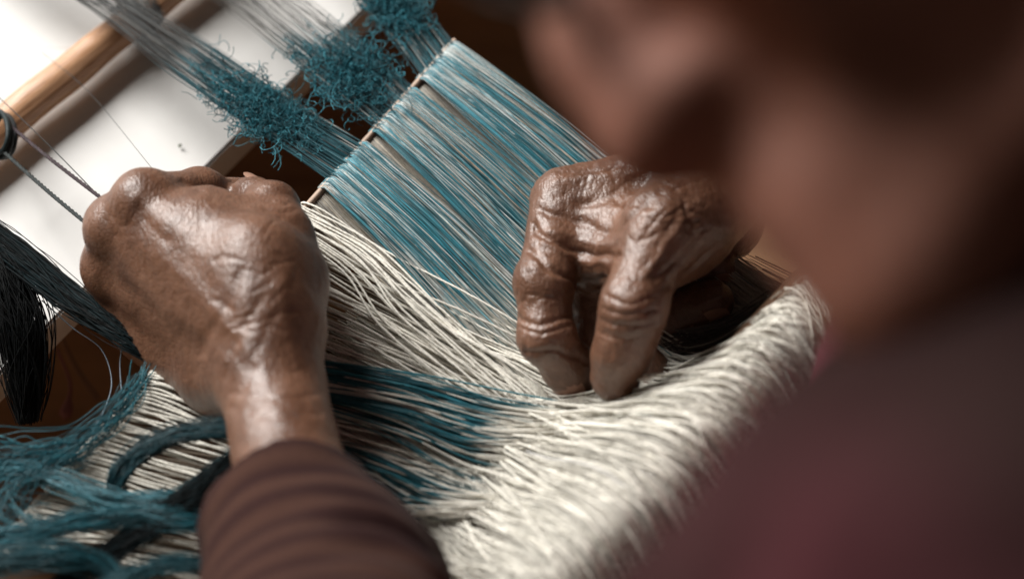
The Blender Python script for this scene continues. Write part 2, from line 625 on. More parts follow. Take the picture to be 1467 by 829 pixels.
board = bpy.data.objects.new('white_board', me); COL.objects.link(board)
tag(board, 'flat white painted board with a straight edge lying under the dark warp threads', 'board')

# ------------------------------------------------------------------ wooden stick on the board
sa, sb = V(-90, 268, 0), None
ZS = -0.026
s0, s1 = P(-75, 243, ZS), P(520, -239, ZS)
sdir = nrm(s1 - s0)
M_STICK = mat_wood('worn_wood', (0.36, 0.18, 0.09), (0.62, 0.36, 0.21), 0.30, (1, 14, 14),
                   (0, 0, -math.atan2(sdir[1], sdir[0])))
sside = nrm(np.cross(sdir, [0, 0, 1])); sup = np.cross(sside, sdir)
prof = [(-1, -.55), (-.72, -.95), (.65, -.95), (1, -.6), (1, .25), (.62, .72), (-.35, 1), (-.95, .55)]
NS = 60
vs, fs = [], []
for i in range(NS):
    t = i / (NS - 1)
    c = s0 + (s1 - s0) * t
    rad = 0.0074 + 0.00015 * math.sin(t * 11) + 0.0001 * math.sin(t * 31)
    for k, (a, b) in enumerate(prof):
        j = 1 + 0.025 * math.sin(t * 7 + k * 2.1) + 0.03 * math.sin(t * 40 + k)
        vs.append(c + sside * a * rad * j + sup * b * rad * 0.9 * j)
for i in range(NS - 1):
    for k in range(8):
        k2 = (k + 1) % 8
        fs.append((i * 8 + k, i * 8 + k2, i * 8 + 8 + k2, i * 8 + 8 + k))
fs += [tuple(range(8)), tuple(reversed(range((NS - 1) * 8, NS * 8)))]
bm = bmesh.new()
bv = [bm.verts.new(Vector(v)) for v in vs]
for f in fs: bm.faces.new([bv[i] for i in f])
bmesh.ops.recalc_face_normals(bm, faces=bm.faces)
ed_ = [e for e in bm.edges if abs((e.verts[0].co - e.verts[1].co).normalized().dot(Vector(sdir))) > 0.7]
bmesh.ops.bevel(bm, geom=ed_, offset=0.0009, segments=2, affect='EDGES')
me = bpy.data.meshes.new('wooden_stick'); bm.to_mesh(me); bm.free()
me.polygons.foreach_set('use_smooth', np.ones(len(me.polygons), bool))
me.materials.append(M_STICK)
stick = bpy.data.objects.new('wooden_stick', me); COL.objects.link(stick)
tag(stick, 'worn orange brown wooden stick lying slanted above the white board', 'stick')


# ================================================================== the warp
ROD0, ROD1 = np.array([640.0, 70.0]), np.array([40.0, 740.0])


def rodpx(s): return ROD0 + (ROD1 - ROD0) * s
def rod(s, z=0.0): return P(*rodpx(s), z)


rdir = nrm(rod(1) - rod(0))
wdir = np.cross(rdir, [0, 0, 1]);
wdir = wdir if wdir[0] > 0 else -wdir      # warp direction, towards the weaver
M_ROD = mat_wood('rod_wood', (0.38, 0.26, 0.19), (0.55, 0.42, 0.33), 0.5, (1, 10, 10), (0, 0, -math.atan2(rdir[1], rdir[0])))
RODR = 0.0013
cc = spline([rod(-0.02), rod(0.5), rod(1.2)], 40)
v, f = tube_geo(cc - np.array([0, 0, RODR * 0.6]), RODR, 12)
rodo = mesh_obj('warp_rod', v, f, M_ROD)
tag(rodo, 'thin tan wooden rod that the cream cords are looped around', 'rod')

CREAM = np.array([0.76, 0.735, 0.66]); CREAM2 = np.array([0.56, 0.50, 0.41]); TAN = np.array([0.36, 0.28, 0.21])
TEAL = np.array([0.028, 0.18, 0.23]); TEAL2 = np.array([0.075, 0.31, 0.385]); DTEAL = np.array([0.012, 0.075, 0.095])
INK = np.array([0.018, 0.022, 0.024]); GREY = np.array([0.30, 0.29, 0.27]); PALE = np.array([0.50, 0.52, 0.50])


def mixc(a, b, t): return np.asarray(a) * (1 - t) + np.asarray(b) * t
def jit(c, s=0.18): return np.clip(np.asarray(c) * (1 + RNG.normal(0, s)), 0.002, 0.92)
def smooth(x): x = np.clip(x, 0, 1); return x * x * (3 - 2 * x)


# curves in plan (photo pixels on the sheet): where threads meet the hollow by the hand (OP) and the crest near the weaver (CR)
OPX = np.array([(1105, 432), (1010, 515), (910, 556), (800, 573), (735, 600), (690, 655), (630, 735), (560, 860)], float)
CRX = np.array([(1178, 408), (1125, 452), (1068, 520), (1005, 590), (935, 662), (860, 738), (775, 828), (680, 935)], float)
UU = np.linspace(0, 1, 8)
def op(u): return np.array([np.interp(u, UU, OPX[:, 0]), np.interp(u, UU, OPX[:, 1])]) + min(u, 0) * np.array([-600, 500])
def cr(u): return np.array([np.interp(u, UU, CRX[:, 0]), np.interp(u, UU, CRX[:, 1])]) + min(u, 0) * np.array([-400, 300])


warp = empty('loom_warp', rod(0.5), 'cream and teal warp threads stretched from the thin rod to the ridge near the weaver', 'warp')

# --- lower layer of tan-grey threads, colours darkened for the shade below the others
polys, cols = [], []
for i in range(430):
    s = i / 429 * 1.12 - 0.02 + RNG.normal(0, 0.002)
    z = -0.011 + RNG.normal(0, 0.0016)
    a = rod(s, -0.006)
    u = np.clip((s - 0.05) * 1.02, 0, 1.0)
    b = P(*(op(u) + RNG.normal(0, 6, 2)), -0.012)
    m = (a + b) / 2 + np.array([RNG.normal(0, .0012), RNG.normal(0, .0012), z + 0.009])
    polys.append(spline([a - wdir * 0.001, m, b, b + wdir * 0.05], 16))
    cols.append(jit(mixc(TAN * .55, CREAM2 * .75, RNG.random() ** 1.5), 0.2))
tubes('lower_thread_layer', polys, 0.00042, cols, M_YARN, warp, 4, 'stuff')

# --- upper layer: three teal bands with beige gaps, from the rod to the hand and on
polys, cols, rad = [], [], []
BANDS = [(-0.02, 0.061), (0.079, 0.175), (0.195, 0.295)]
for bi, (b0, b1) in enumerate(BANDS):
    for i in range(560):
        s = b0 + (b1 - b0) * RNG.random()
        s_end = s + RNG.normal(0, 0.010) + (s - (b0 + b1) / 2) * 0.12
        a = rod(s, 0.0013 + RNG.random() * 0.0010)
        u = np.clip(s_end / 0.29 * 0.44, -0.02, 0.5)
        o = P(*(op(u) + RNG.normal(0, 7, 2)), -0.004 + RNG.normal(0, 0.002))
        q1 = a + (o - a) * 0.33 + np.array([0, 0, RNG.normal(0.0012, 0.0014)])
        q2 = a + (o - a) * 0.7 + np.array([0, 0, RNG.normal(-0.003, 0.0014)])
        c = spline([a - wdir * 0.003 - np.array([0, 0, .003]), a, q1, q2, o], 26)
        t = np.linspace(0, 1, 26)
        base = mixc(TEAL, TEAL2, RNG.random() ** 1.5)
        r_ = RNG.random()
        if r_ < 0.13: base = mixc(base, PALE * 1.4, 0.9)  # some threads coloured pale as painted glints among the teal
        elif r_ < 0.34: base = DTEAL * 1.3
        elif r_ < 0.42: base = TAN * 1.2
        fade = smooth((t - RNG.normal(0.66 - 0.08 * (bi == 2), 0.15)) / 0.10)[:, None]
        cl = jit(base, 0.3)[None] * (1 - fade) + jit(CREAM * 0.9, 0.1)[None] * fade
        pt = vnoise(np.stack([t * 7 + 0.25 * RNG.normal(), t * 0 + s * 70, t * 0 + 3.3], 1)) + RNG.normal(0, .22)
        pw = smooth((-pt - 0.47) / 0.12)[:, None] * 0.75
        cl = cl * (1 - pw) + PALE[None] * 1.1 * pw
        cl = cl * (1 + 0.10 * vnoise(np.stack([t * 26 + i, t * 0 + i * 1.7, t * 0 + bi], 1)))[:, None]
        polys.append(c); cols.append(np.clip(cl, 0, .9)); rad.append(0.00010 + 0.00009 * RNG.random())
tubes('teal_thread_layer', polys, rad, cols, M_SILK, warp, 4, 'stuff')

# --- beige threads in the gaps between the bands
polys, cols, rad = [], [], []
for (g0, g1, n) in ((0.05, 0.09, 110), (0.165, 0.205, 110), (0.285, 0.345, 90)):
    for i in range(n):
        s = g0 + (g1 - g0) * RNG.random()
        a = rod(s + RNG.normal(0, .004), -0.001)
        u = np.clip(s / 0.29 * 0.44, 0, 0.56)
        o = P(*(op(u) + RNG.normal(0, 10, 2)), -0.008)
        m = a + (o - a) * 0.2 + np.array([0, 0, -0.005 + RNG.normal(0, 0.001)])
        m2 = a + (o - a) * 0.55 + np.array([0, 0, -0.003 + RNG.normal(0, 0.001)])
        polys.append(spline([a - wdir * 0.002 - np.array([0, 0, .003]), a, m, m2, o], 20))
        cols.append(jit(mixc(GREY, CREAM2, RNG.random()), 0.2)); rad.append(0.0003)
tubes('beige_thread_layer', polys, rad, cols, M_YARN, warp, 4, 'stuff')

# --- thick cream cords looped round the rod, each one a part
NC = 165
s_list = []
s = 0.335
while s < 1.08:
    if not .352 < s < .385 or RNG.random() < .5: s_list.append(s)
    s += 0.0050 * (1 + 0.5 * RNG.random()) + (0.010 if RNG.random() < 0.07 else 0)
CORDS = []
SK = [0.33, 0.40, 0.42, 0.50, 0.60, 0.70, 0.80, 0.92, 1.08]
EX = [(838, 478), (800, 555), (752, 578), (735, 596), (715, 628), (690, 680), (660, 730), (610, 800), (560, 900)]
for i, s in enumerate(s_list):
    grp = math.sin(i * 0.9) * 0.0 + vnoise(np.array([[s * 55, 0.3, 0.7]]))[0]
    a_px = rodpx(s + grp * 0.004)
    e = np.array([np.interp(s, SK, [q[0] for q in EX]), np.interp(s, SK, [q[1] for q in EX])]) + RNG.normal(0, 17, 2)
    if s > 0.40 and RNG.random() < 0.14: e += np.array([30, -22]) * RNG.random()
    zt = 0.0030 + RNG.normal(0, 0.0008)
    A = P(*a_px, 0)
    E = P(*e, 0.001 + RNG.normal(0, 0.001))
    D = nrm(E - A)
    back = A + D * 0.012 + np.array([0, 0, -0.0058])
    mids = [A + (E - A) * q + np.array([RNG.normal(0, .0008), RNG.normal(0, .0008), RNG.normal(0.0015, 0.0011)]) for q in (0.33, 0.66)]
    # gentle sideways sag, neighbours sag alike
    sag = 0.0052 * (vnoise(np.array([[s * 16, 4.2, 1.1]]))[0] + 0.25 * RNG.normal())
    side = np.cross([0, 0, 1], D)
    mids[0] += side * sag; mids[1] += side * sag * 0.8
    pts = [back, A + D * 0.003 + [0, 0, -0.0054], A - D * 0.0028 + [0, 0, -0.0030], A - D * 0.0022 + [0, 0, 0.0002],
           A + D * 0.0018 + [0, 0, 0.0022], A + D * 0.012 + [0, 0, zt], mids[0], mids[1], E]
    CORDS.append((pts, jit(CREAM * (1.0 if RNG.random() > .2 else .8), 0.07), 0.00045 + 0.00008 * RNG.random()))
# the bundle that bunches up at the upper end of the rod and fans out steeply over the others
for i in range(13):
    a_px = rodpx(0.346 + 0.0040 * i + RNG.normal(0, .0016)) + np.array([-3, -2])
    A = P(*a_px, 0.001)
    k = i / 12 + RNG.normal(0, .07)
    E = P(690 + 88 * (1 - k) + RNG.normal(0, 10), 556 + 10 * (1 - k) + 18 * k + RNG.normal(0, 6), 0.003 + .001 * RNG.random())
    M1 = P(498 + 36 * (1 - k) + RNG.normal(0, 3), 350 + 36 * k + RNG.normal(0, 3), 0.0056 + .0014 * RNG.random())
    M2 = P(560 + 60 * (1 - k) + RNG.normal(0, 5), 422 + 42 * k + RNG.normal(0, 4), 0.0056 + .0018 * RNG.random())
    D = nrm(M1 - A)
    pts = [A + D * 0.008 + [0, 0, -0.0066], A - D * 0.0030 + [0, 0, -0.0034], A - D * 0.0022 + [0, 0, 0.0010], A + D * 0.003 + [0, 0, 0.0034], M1, M2, E]
    CORDS.append((pts, jit(CREAM * 1.06, 0.05), 0.00046))
for i in range(5):     # loose slack cords that curl towards the fingertips
    A = P(560 + 22 * i, 412 + 14 * i, 0.0035)
    pts = [A, P(640 + 14 * i, 470 + 8 * i, 0.006), P(712 + 7 * i, 508 + 5 * i, 0.007), P(752 + 5 * i, 540 + 3 * i, 0.0055), P(768 + 4 * i, 566 + i, 0.003), P(740 + 9 * i, 578 + 3 * i, 0.001)]
    CORDS.append((pts, jit(CREAM * 1.05, 0.05), 0.00045))
for i in range(4):     # cords lying round the fingertips
    pts = [P(735 + 8 * i, 575 - 3 * i, 0.002), P(800, 574 + 3 * i, 0.006), P(850 + 5 * i, 566 + 2 * i, 0.010), P(905 + 4 * i, 566 + 3 * i, 0.012), P(960 + 8 * i, 580 + 4 * i, 0.016)]
    CORDS.append((pts, jit(CREAM * 0.95, 0.05), 0.00042))
for i in range(75):    # cords that run on over the crest
    u = RNG.uniform(.12, .98)
    o = op(u) + RNG.normal(0, 14, 2); c = cr(np.clip(u + RNG.normal(0, .05), 0, 1)) + RNG.normal(0, 6, 2)
    A = P(*(o + [-190 - 60 * RNG.random(), -100 + RNG.normal(0, 14)]), -.004); O = P(*o, .002); C = P(*c, .0545)
    M = O + (C - O) * .5 + np.array([RNG.normal(0, .002), RNG.normal(0, .002), -.001 + RNG.normal(.001, .0015)])
    fw = nrm((C - O) * [1, 1, 0])
    CORDS.append(([A, (A + O) / 2 + [0, 0, .001], O, M, C, C + fw * .016 + [0, -.003, -.014], C + fw * .026 + [0, -.012, -.045]], jit(CREAM * 1.1, .06), .00036 + .0001 * RNG.random()))
for pts, colr, r in CORDS[:295]:
    c = spline(pts, 190)
    c = c + 0.00012 * np.stack([vnoise(c * 420 + r * 1e5), vnoise(c * 420 + 7), vnoise(c * 420 + 3)], 1)
    tubes('cord', [c], r, [colr], M_CORD, warp, 6, None, 0.20, 2 * math.pi / 0.0042)

# --- near sheet: threads climbing from the hollow to the crest by the weaver and over it
polys, cols, rad = [], [], []
ZC = 0.052
NSH = 2600
for i in range(NSH):
    u = -0.05 + 1.05 * RNG.random() ** 0.97
    cl = vnoise(np.array([[u * 60, 0.5, 0.5]]))[0]
    if vnoise(np.array([[u * 48, 7.5, 2.5]]))[0] < -0.35 and RNG.random() < .85: continue
    u2 = min(u + 0.004 * cl, 1)
    wild = 2.2 if RNG.random() < .15 else 0.8
    o = op(u2) + RNG.normal(0, 8, 2) * wild
    c = cr(np.clip(u + RNG.normal(0, .012) * wild, -.06, 1)) + RNG.normal(0, 9, 2) + 2 * cl
    lift = RNG.normal(0, 0.0008)
    up = o + (np.array([-300, -165]) if u > 0.45 else np.array([-90, -45])) * (0.35 + 0.5 * RNG.random())
    p0 = P(*up, -0.007 + RNG.normal(0, .0015))
    p1 = P(*o, -0.001 + RNG.normal(0, .0010) + 0.004 * u)
    C = P(*c, ZC + lift * 0.9 + 0.004 * vnoise(np.array([[u * 9, 1.3, 6.1]]))[0])
    w = .5 + .25 * vnoise(np.array([[u * 70, 3.3, 8.1]]))[0]
    p2 = p1 + (C - p1) * 0.36 + np.array([0, 0, -0.006 + lift * 1.3 + 0.003 * (w - .5)])
    p3 = p1 + (C - p1) * 0.72 + np.array([0, 0, 0.002 + lift + 0.003 * (w - .5)])
    fwd = nrm((C - p1) * [1, 1, 0])
    fr = RNG.uniform(0.6, 1.7); fl = RNG.normal(0, .003)
    over1 = C + fwd * 0.012 + np.array([0, 0, -0.004 + fl * .5])
    over2 = C + fwd * 0.019 * fr + np.array([0, -0.006, -0.024 + fl])
    over3 = C + fwd * 0.027 * fr + np.array([0, -0.016, -0.056 * fr + fl])
    cc = spline([p0, p1, p2, p3, C, over1, over2, over3], 30)
    cc = cc + 0.0003 * np.stack([vnoise(cc * 40 + i), vnoise(cc * 50 + i + 40), vnoise(cc * 50 - i)], 1)
    polys.append(cc)
    cols.append(jit(mixc(CREAM * .85, CREAM * 1.05, RNG.random()), 0.12)); rad.append(0.00013 + 0.00015 * RNG.random() + (0.00014 if RNG.random() < .2 else 0))
tubes('crest_thread_layer', polys, rad, cols, M_YARN, warp, 4, 'stuff')

# --- teal dyed stretches lying on the sheet, their dye ending in a ragged line
polys, cols, rad = [], [], []
for (A0, A1, B0, B1, n, z0) in (((440, 512), (440, 566), (722, 580), (716, 636), 170, 0.006), ((440, 520), (440, 580), (722, 598), (708, 685), 60, 0.004),
                               ((440, 620), (440, 655), (640, 700), (600, 742), 120, 0.006)):
    for i in range(n):
        k = RNG.random()
        a = mixc(A0, A1, k); b = mixc(B0, B1, np.clip(k + RNG.normal(0, .1), 0, 1)) + RNG.normal(0, [26, 4])
        t_end = b + np.array([150 + 60 * RNG.random(), 26 - 40 * k + RNG.normal(0, 6)])
        mid = (a + b) / 2 + np.array([0, -6 + RNG.normal(0, 3)])
        c = spline([P(*a, z0), P(*mid, z0 + RNG.normal(.002, .0015)), P(*b, z0 + RNG.normal(.001, .0015)), P(*t_end, 0.014 + RNG.normal(0, .002))], 30)
        t = np.linspace(0, 1, 30)
        L = np.linalg.norm(mid - a) + np.linalg.norm(b - mid); tb = L / (L + np.linalg.norm(t_end - b))
        fade = smooth((t - tb) / 0.09)[:, None]
        base = jit(mixc(DTEAL, TEAL, RNG.random()), 0.3)
        if RNG.random() < 0.28: base = jit(CREAM * .85)
        polys.append(c); cols.append(base[None] * (1 - fade) + jit(CREAM, .08)[None] * fade); rad.append(0.00026 + 0.00015 * RNG.random())
tubes('dyed_thread_layer', polys, rad, cols, M_SILK, warp, 4, 'stuff')

# --- loose dark threads in the hollow under the palm
polys, cols, rad = [], [], []
for i in range(150):
    k = RNG.random()
    a = np.array([935 + RNG.normal(0, 10), 470 + 55 * k]); b = np.array([1125 + RNG.normal(0, 14), 425 + 18 * k + RNG.normal(0, 6)])
    m = (a + b) / 2 + np.array([0, 18 + RNG.normal(0, 6)])
    polys.append(spline([P(*(a - [60, -8]), -.006), P(*a, -.004), P(*m, .004 + RNG.normal(0, .003)), P(*b, .030)], 18))
    cols.append(jit(mixc([0.10, 0.085, 0.08], GREY * .7, RNG.random()), .2)); rad.append(0.0003)
for i in range(0):
    a = np.array([1036 + RNG.normal(0, 5), 352 + 70 * RNG.random()])
    b = a + np.array([70 + RNG.normal(0, 8), -4 + RNG.normal(0, 6)])
    m = (a + b) / 2 + np.array([0, -5 + RNG.normal(0, 3)])
    polys.append(spline([P(*a, .0), P(*m, .006 + RNG.normal(0, .002)), P(*b, .003)], 10))
    cols.append(jit(CREAM * .8 if a[1] < 372 else np.array([.10, .12, .14]), .25)); rad.append(0.00025)
tubes('loose_thread_layer', polys, rad, cols, M_YARN, warp, 4, 'stuff')

# breast beam under the crest
cc = spline([P(*cr(0.05), ZC - 0.023), P(*cr(0.5), ZC - 0.023), P(*cr(1), ZC - 0.023)], 30)
cc[:, 0] += 0.004
M_BEAM = simple('beam_wood', (0.10, 0.055, 0.03), 0.5, 0.4, (0.18, 0.10, 0.06), 0.0005, 30)
v, f = tube_geo(cc, 0.0135, 16)
beam = mesh_obj('breast_beam', v, f, M_BEAM)
tag(beam, 'round dark wooden beam beneath the white crest of threads by the jacket', 'beam')

# ------------------------------------------------------------------ the three bands that come down from the stick
UPS = [
    dict(L=[(604, 110), (566, 58), (528, 14), (470, -60)], Rr=[(648, 62), (612, 20), (588, -10), (540, -70)], fz=(0.26, 0.80), n=100, pale=0.3,
         lab='dyed warp band with a teal tuft at the top edge beside the blurred glasses', zu=-0.006),
    dict(L=[(545, 192), (438, 106), (335, 20), (250, -45)], Rr=[(590, 126), (548, 84), (470, 24), (400, -30)], fz=(0.10, 0.46), n=120, pale=0.75,
         lab='middle dyed warp band with a curly teal tuft, pale grey threads above it', zu=-0.008),
    dict(L=[(472, 262), (336, 172), (235, 102), (162, 42), (92, -8), (30, -55)], Rr=[(522, 203), (425, 148), (330, 84), (228, 18), (178, -12), (110, -60)], fz=(0.14, 0.42), n=125, pale=0.12,
         lab='dyed warp band crossing over the wooden stick, dark grey with a teal tuft', zu=-0.010),
]
for bd in UPS:
    old = (np.array(bd['L']) + np.array(bd['Rr'])) / 2; len0 = np.linalg.norm(np.diff(old, axis=0), axis=1).sum()
    for key in ('L', 'Rr'):      # carry the band on past the stick
        q = bd[key]; e = np.array(q[-1]) * 2.0 - np.array(q[-2]); q.append(tuple(e + (e - np.array(q[-1])) * 1.5))
    new = (np.array(bd['L']) + np.array(bd['Rr'])) / 2; len1 = np.linalg.norm(np.diff(new, axis=0), axis=1).sum()
    bd['fz'] = (bd['fz'][0] * len0 / len1, bd['fz'][1] * len0 / len1)
    nL = len(bd['L'])
    root = empty('dyed_warp_band', P(*bd['L'][0], 0), bd['lab'], 'warp band', 'dyed warp bands between the stick and the rod')
    polys, cols, rad = [], [], []
    L3 = np.array(bd['L'], float); R3 = np.array(bd['Rr'], float)
    zz = np.r_[np.linspace(0, bd['zu'], nL - 1), bd['zu']]
    for i in range(bd['n']):
        k = RNG.random()
        kk = np.clip(k + np.cumsum(RNG.normal(0, 0.03, nL)), -0.06, 1.06)
        pts = [P(*(L3[j] * (1 - kk[j]) + R3[j] * kk[j]), zz[j] + RNG.normal(0, 0.0012)) for j in range(nL)]
        pts[0] = pts[0] + np.array([0, 0, -0.0005])
        c = spline(pts, 48)
        t = np.linspace(0, 1, 48)
        hi = bd['fz'][1]
        lower = jit(mixc(DTEAL * 0.7, TEAL * .8, RNG.random() ** 2), .3)
        if RNG.random() < .15: lower = jit(PALE * .6)
        upper = jit(mixc(INK * 2.2, GREY * 0.55, RNG.random() ** (0.6 if bd['pale'] > .5 else 1.8)), .25)
        w = smooth((t - hi + RNG.normal(0, .03)) / 0.06)[:, None]
        polys.append(c); cols.append(lower[None] * (1 - w) + upper[None] * w); rad.append(((0.00006 if bd['pale'] > .5 else 0.00009) + 0.00006 * RNG.random()) * (2.3 - 1.3 * w[:, 0]))
    tubes('band_threads', polys, rad, cols, M_YARN, root, 4, 'stuff')
    # curly tuft where the wrapped yarn has been cut open
    polys, cols, rad = [], [], []
    CL = spline(np.c_[(L3 + R3) / 2, np.zeros(nL)], 120)[:, :2]
    LL = spline(np.c_[L3, np.zeros(nL)], 120)[:, :2]; RR = spline(np.c_[R3, np.zeros(nL)], 120)[:, :2]
    for i in range(760):
        tt = bd['fz'][0] + (bd['fz'][1] - bd['fz'][0]) * np.clip(RNG.normal(.5, .28), -.3, 1.4)
        j = int(np.clip(tt, 0, 1) * 119)
        k = np.clip(RNG.normal(.5, .30), -.08, 1.08)
        q = LL[j] * (1 - k) + RR[j] * k
        c0 = P(*q, zz[0] + (zz[-1] - zz[0]) * tt + 0.0008 + abs(RNG.normal(0, 0.0017)))
        n = 16
        d = nrm(RNG.normal(0, 1, 3) * [1, 1, .5]); pts = [c0]
        turn = RNG.normal(0, 1, 3) * [.35, .35, 1]; turn = nrm(turn) * RNG.choice([-1, 1]) * RNG.uniform(0.05, .5)
        step = RNG.uniform(.0003, .00075)
        for _ in range(n):
            d = nrm(d + np.cross(turn, d) + RNG.normal(0, .09, 3))
            pts.append(pts[-1] + d * step)
        polys.append(np.array(pts)); cols.append(jit(mixc(DTEAL * 1.3, TEAL * 1.1, RNG.random()), .3)); rad.append(0.00013 + .00009 * RNG.random())
    for i in range(14):        # a few long stray ends
        j = int((bd['fz'][0] + RNG.random() * .15) * 119); k = RNG.choice([-.05, 1.05]) + RNG.normal(0, .1)
        c0 = P(*(LL[j] * (1 - k) + RR[j] * k), 0.002); d = nrm(RNG.normal(0, 1, 3) * [1, 1, .3]); pts = [c0]; turn = np.array([0, 0, RNG.normal(0, .22)])
        for _ in range(22):
            d = nrm(d + np.cross(turn, d) + RNG.normal(0, .07, 3)); pts.append(pts[-1] + d * .0006)
        polys.append(np.array(pts)); cols.append(jit(TEAL2, .2)); rad.append(0.00013)
    tubes('teal_tuft', polys, rad, cols, M_YARN, root, 4, 'stuff')

# yarn wound round the stick where the dark band crosses it
wc, cls_ = [], []
cpx = P(192, 16, ZS)
for i in range(26):
    off = (i / 25 - 0.5) * 0.0125 + RNG.normal(0, .0004)
    t0 = (cpx - s0) @ sdir + off
    c0 = s0 + sdir * t0
    th = np.linspace(0, 2 * np.pi, 22)
    rr = 0.0092 + RNG.normal(0, .0003)
    wc.append(c0 + rr * (np.cos(th)[:, None] * sside + np.sin(th)[:, None] * sup * 0.95) + sdir * 0.002 * np.sin(th + i)[:, None])
    cls_.append(jit(mixc(INK * 2.4, GREY * .7, RNG.random()), .25))
wrap = tubes('yarn_wrapping', wc, 0.00035, cls_, M_YARN)
tag(wrap, 'grey yarn wound around the wooden stick near the top edge', 'yarn')

# ------------------------------------------------------------------ dark tie cord knotted on the stick end
knot = empty('tie_cord', P(4, 190, -0.012), 'dark green cord knotted on the stick end, two ends running to the fist', 'cord')
th = np.linspace(0, 2 * np.pi, 40)
lc = P(1, 196, -0.010)
ring = [P(1 + 15 * math.cos(a) * 1.0, 196 + 30 * math.sin(a), -0.010 + 0.003 * math.cos(a * 2)) for a in th]
tubes('knot_loop', [np.array(ring), np.array(ring) + [0.0012, 0.0016, -.0016], np.array(ring) * [1, 1, 1] + [-.001, .001, .0018]], 0.0012, [INK * 1.0, INK * .8, np.array([.012, .022, .024])], M_YARN, knot, 8)
FIST = dict(a=V(215, 318, 0.012), b=V(205, 372, 0.0))
for pxs, z0, colr, r in (([(12, 178), (70, 226), (152, 289)], -0.010, np.array([.035, .02, .026]), .00075), ([(6, 218), (70, 275), (146, 338)], -0.010, np.array([.014, .021, .022]), .0008)):
    pts = [P(*q, z0 + 0.012 * i) for i, q in enumerate(pxs)]
    pts.append(pts[-1] + (pts[-1] - pts[-2]) * 0.5)
    cs_ = spline(pts, 90)
    tw = [cs_ + r * .7 * np.stack([np.cos(np.arange(90) * .9 + a), np.sin(np.arange(90) * .9 + a), np.sin(np.arange(90) * .9 + a)], 1) * .7 for a in (0, 2.1, 4.2)]
    tubes('cord_end', tw, r * .62, [colr * .8, colr, colr * 1.5], M_YARN, knot, 5)
thin = tubes('fine_thread', [spline([P(-20, 122, -.006), P(70, 208, .004), P(160, 300, .015)], 30)], .00022, [INK], M_YARN)
tag(thin, 'hair thin black thread stretched across the stick end to the fist', 'thread')
thin2 = tubes('fine_thread', [spline([P(60, 75, -.02), P(130, 135, -.01), P(225, 250, .010)], 30)], .00012, [INK * 3], M_YARN)
tag(thin2, 'faint thin thread crossing the white board towards the top of the fist', 'thread')


# ------------------------------------------------------------------ yarn hanks
def hank(name, guide, width, n, c1, c2, label, r=0.00017, group=None, mat=None, spread=1.0, cat='yarn hank'):
    """guide: (px, py, z) points; width mm at each guide point"""
    g = np.array([P(x, y, z) for x, y, z in guide])
    w = np.asarray(width, float) * 0.001
    polys, cols, rad = [], [], []
    T = np.linspace(0, 1, len(g))
    for i in range(n):
        a = RNG.uniform(0, 2 * np.pi); q = RNG.random() ** 0.6 * (1.0 if RNG.random() < .85 else 1.5)
        sw = RNG.normal(0, 0.55)
        pts = []
        for j in range(len(g)):
            tdir = nrm(g[min(j + 1, len(g) - 1)] - g[max(j - 1, 0)])
            s_ = nrm(np.cross(tdir, [0, 0, 1])); u_ = np.cross(s_, tdir)
            aa = a + sw * j
            pts.append(g[j] + w[j] * q * (math.cos(aa) * s_ + 0.5 * math.sin(aa) * u_) + RNG.normal(0, .0010, 3) * spread)
        c = spline(pts, 12 * (len(g) - 1))
        c = c + 0.0009 * spread * np.stack([vnoise(c * 90 + i * 3.1), vnoise(c * 110 + i * 1.7 + 9), vnoise(c * 110 - i)], 1)
        polys.append(c); cols.append(jit(mixc(c1, c2, RNG.random() ** 1.6), .28)); rad.append(r * RNG.uniform(.7, 1.3))
    o = tubes(name, polys, rad, cols, mat or M_SILK, None, 4)
    return tag(o, label, cat, group)


hank('dark_hank', [(-40, 318, .0), (40, 376, .0), (105, 428, .001), (165, 470, .003), (205, 498, .002), (265, 535, -.004)], [6.0, 5.6, 4.8, 3.8, 3.2, 3], 420, INK * .25, DTEAL * .25,
     'black green yarn hank slanting from the left edge under the fist', .00020, mat=M_DARK, spread=.7)
hank('dark_hank', [(-14, 345, -.002), (8, 405, -.004), (28, 470, -.010), (36, 540, -.02), (40, 602, -.03)], [6, 9, 10, 7.5, 3.5], 420, INK * .2, INK * .5,
     'black yarn hank hanging down with a blunt tuft end at the left edge', .00020, mat=M_DARK, spread=.7)
G = 'loose teal hanks lying below the left wrist'
hank('teal_hank', [(400, 622, .026), (320, 614, .026), (255, 622, .024), (205, 645, .020), (170, 680, .016), (168, 712, .012), (205, 722, .010), (240, 708, .010)], [3.7, 3.7, 3.3, 3.3, 3.3, 3.3, 3, 2.2], 158, DTEAL * .4, TEAL * .45,
     'dark teal hank arching out from behind the wrist and curling back in a hook', group=G)
hank('teal_hank', [(-30, 668, .006), (40, 676, .008), (90, 690, .012), (150, 712, .015), (215, 722, .018), (280, 705, .024), (345, 655, .028)], [3.7, 3, 2.6, 3.3, 3.7, 3.7, 3.7], 158, DTEAL, TEAL2 * .9,
     'bright teal hank crossing from the left edge into the curled hook', group=G)
hank('teal_hank', [(390, 625, .030), (330, 665, .030), (285, 705, .028), (235, 742, .024), (170, 782, .020), (110, 822, .016), (50, 870, .012)], [3.3, 4.1, 4.8, 5.2, 4.1, 3.7, 3.7], 213, INK * .2, DTEAL * .25,
     'nearly black teal hank slanting down left from beside the sleeve', group=G, mat=M_DARK)
hank('teal_hank', [(-40, 775, .022), (40, 765, .024), (110, 748, .024), (190, 738, .024), (260, 745, .026), (330, 740, .024)], [3.7, 3.7, 3.3, 3, 3.7, 3.7], 139, DTEAL * .8, TEAL * 1.1,
     'wide teal hank with a light blue sheen running flat at lower left', group=G)
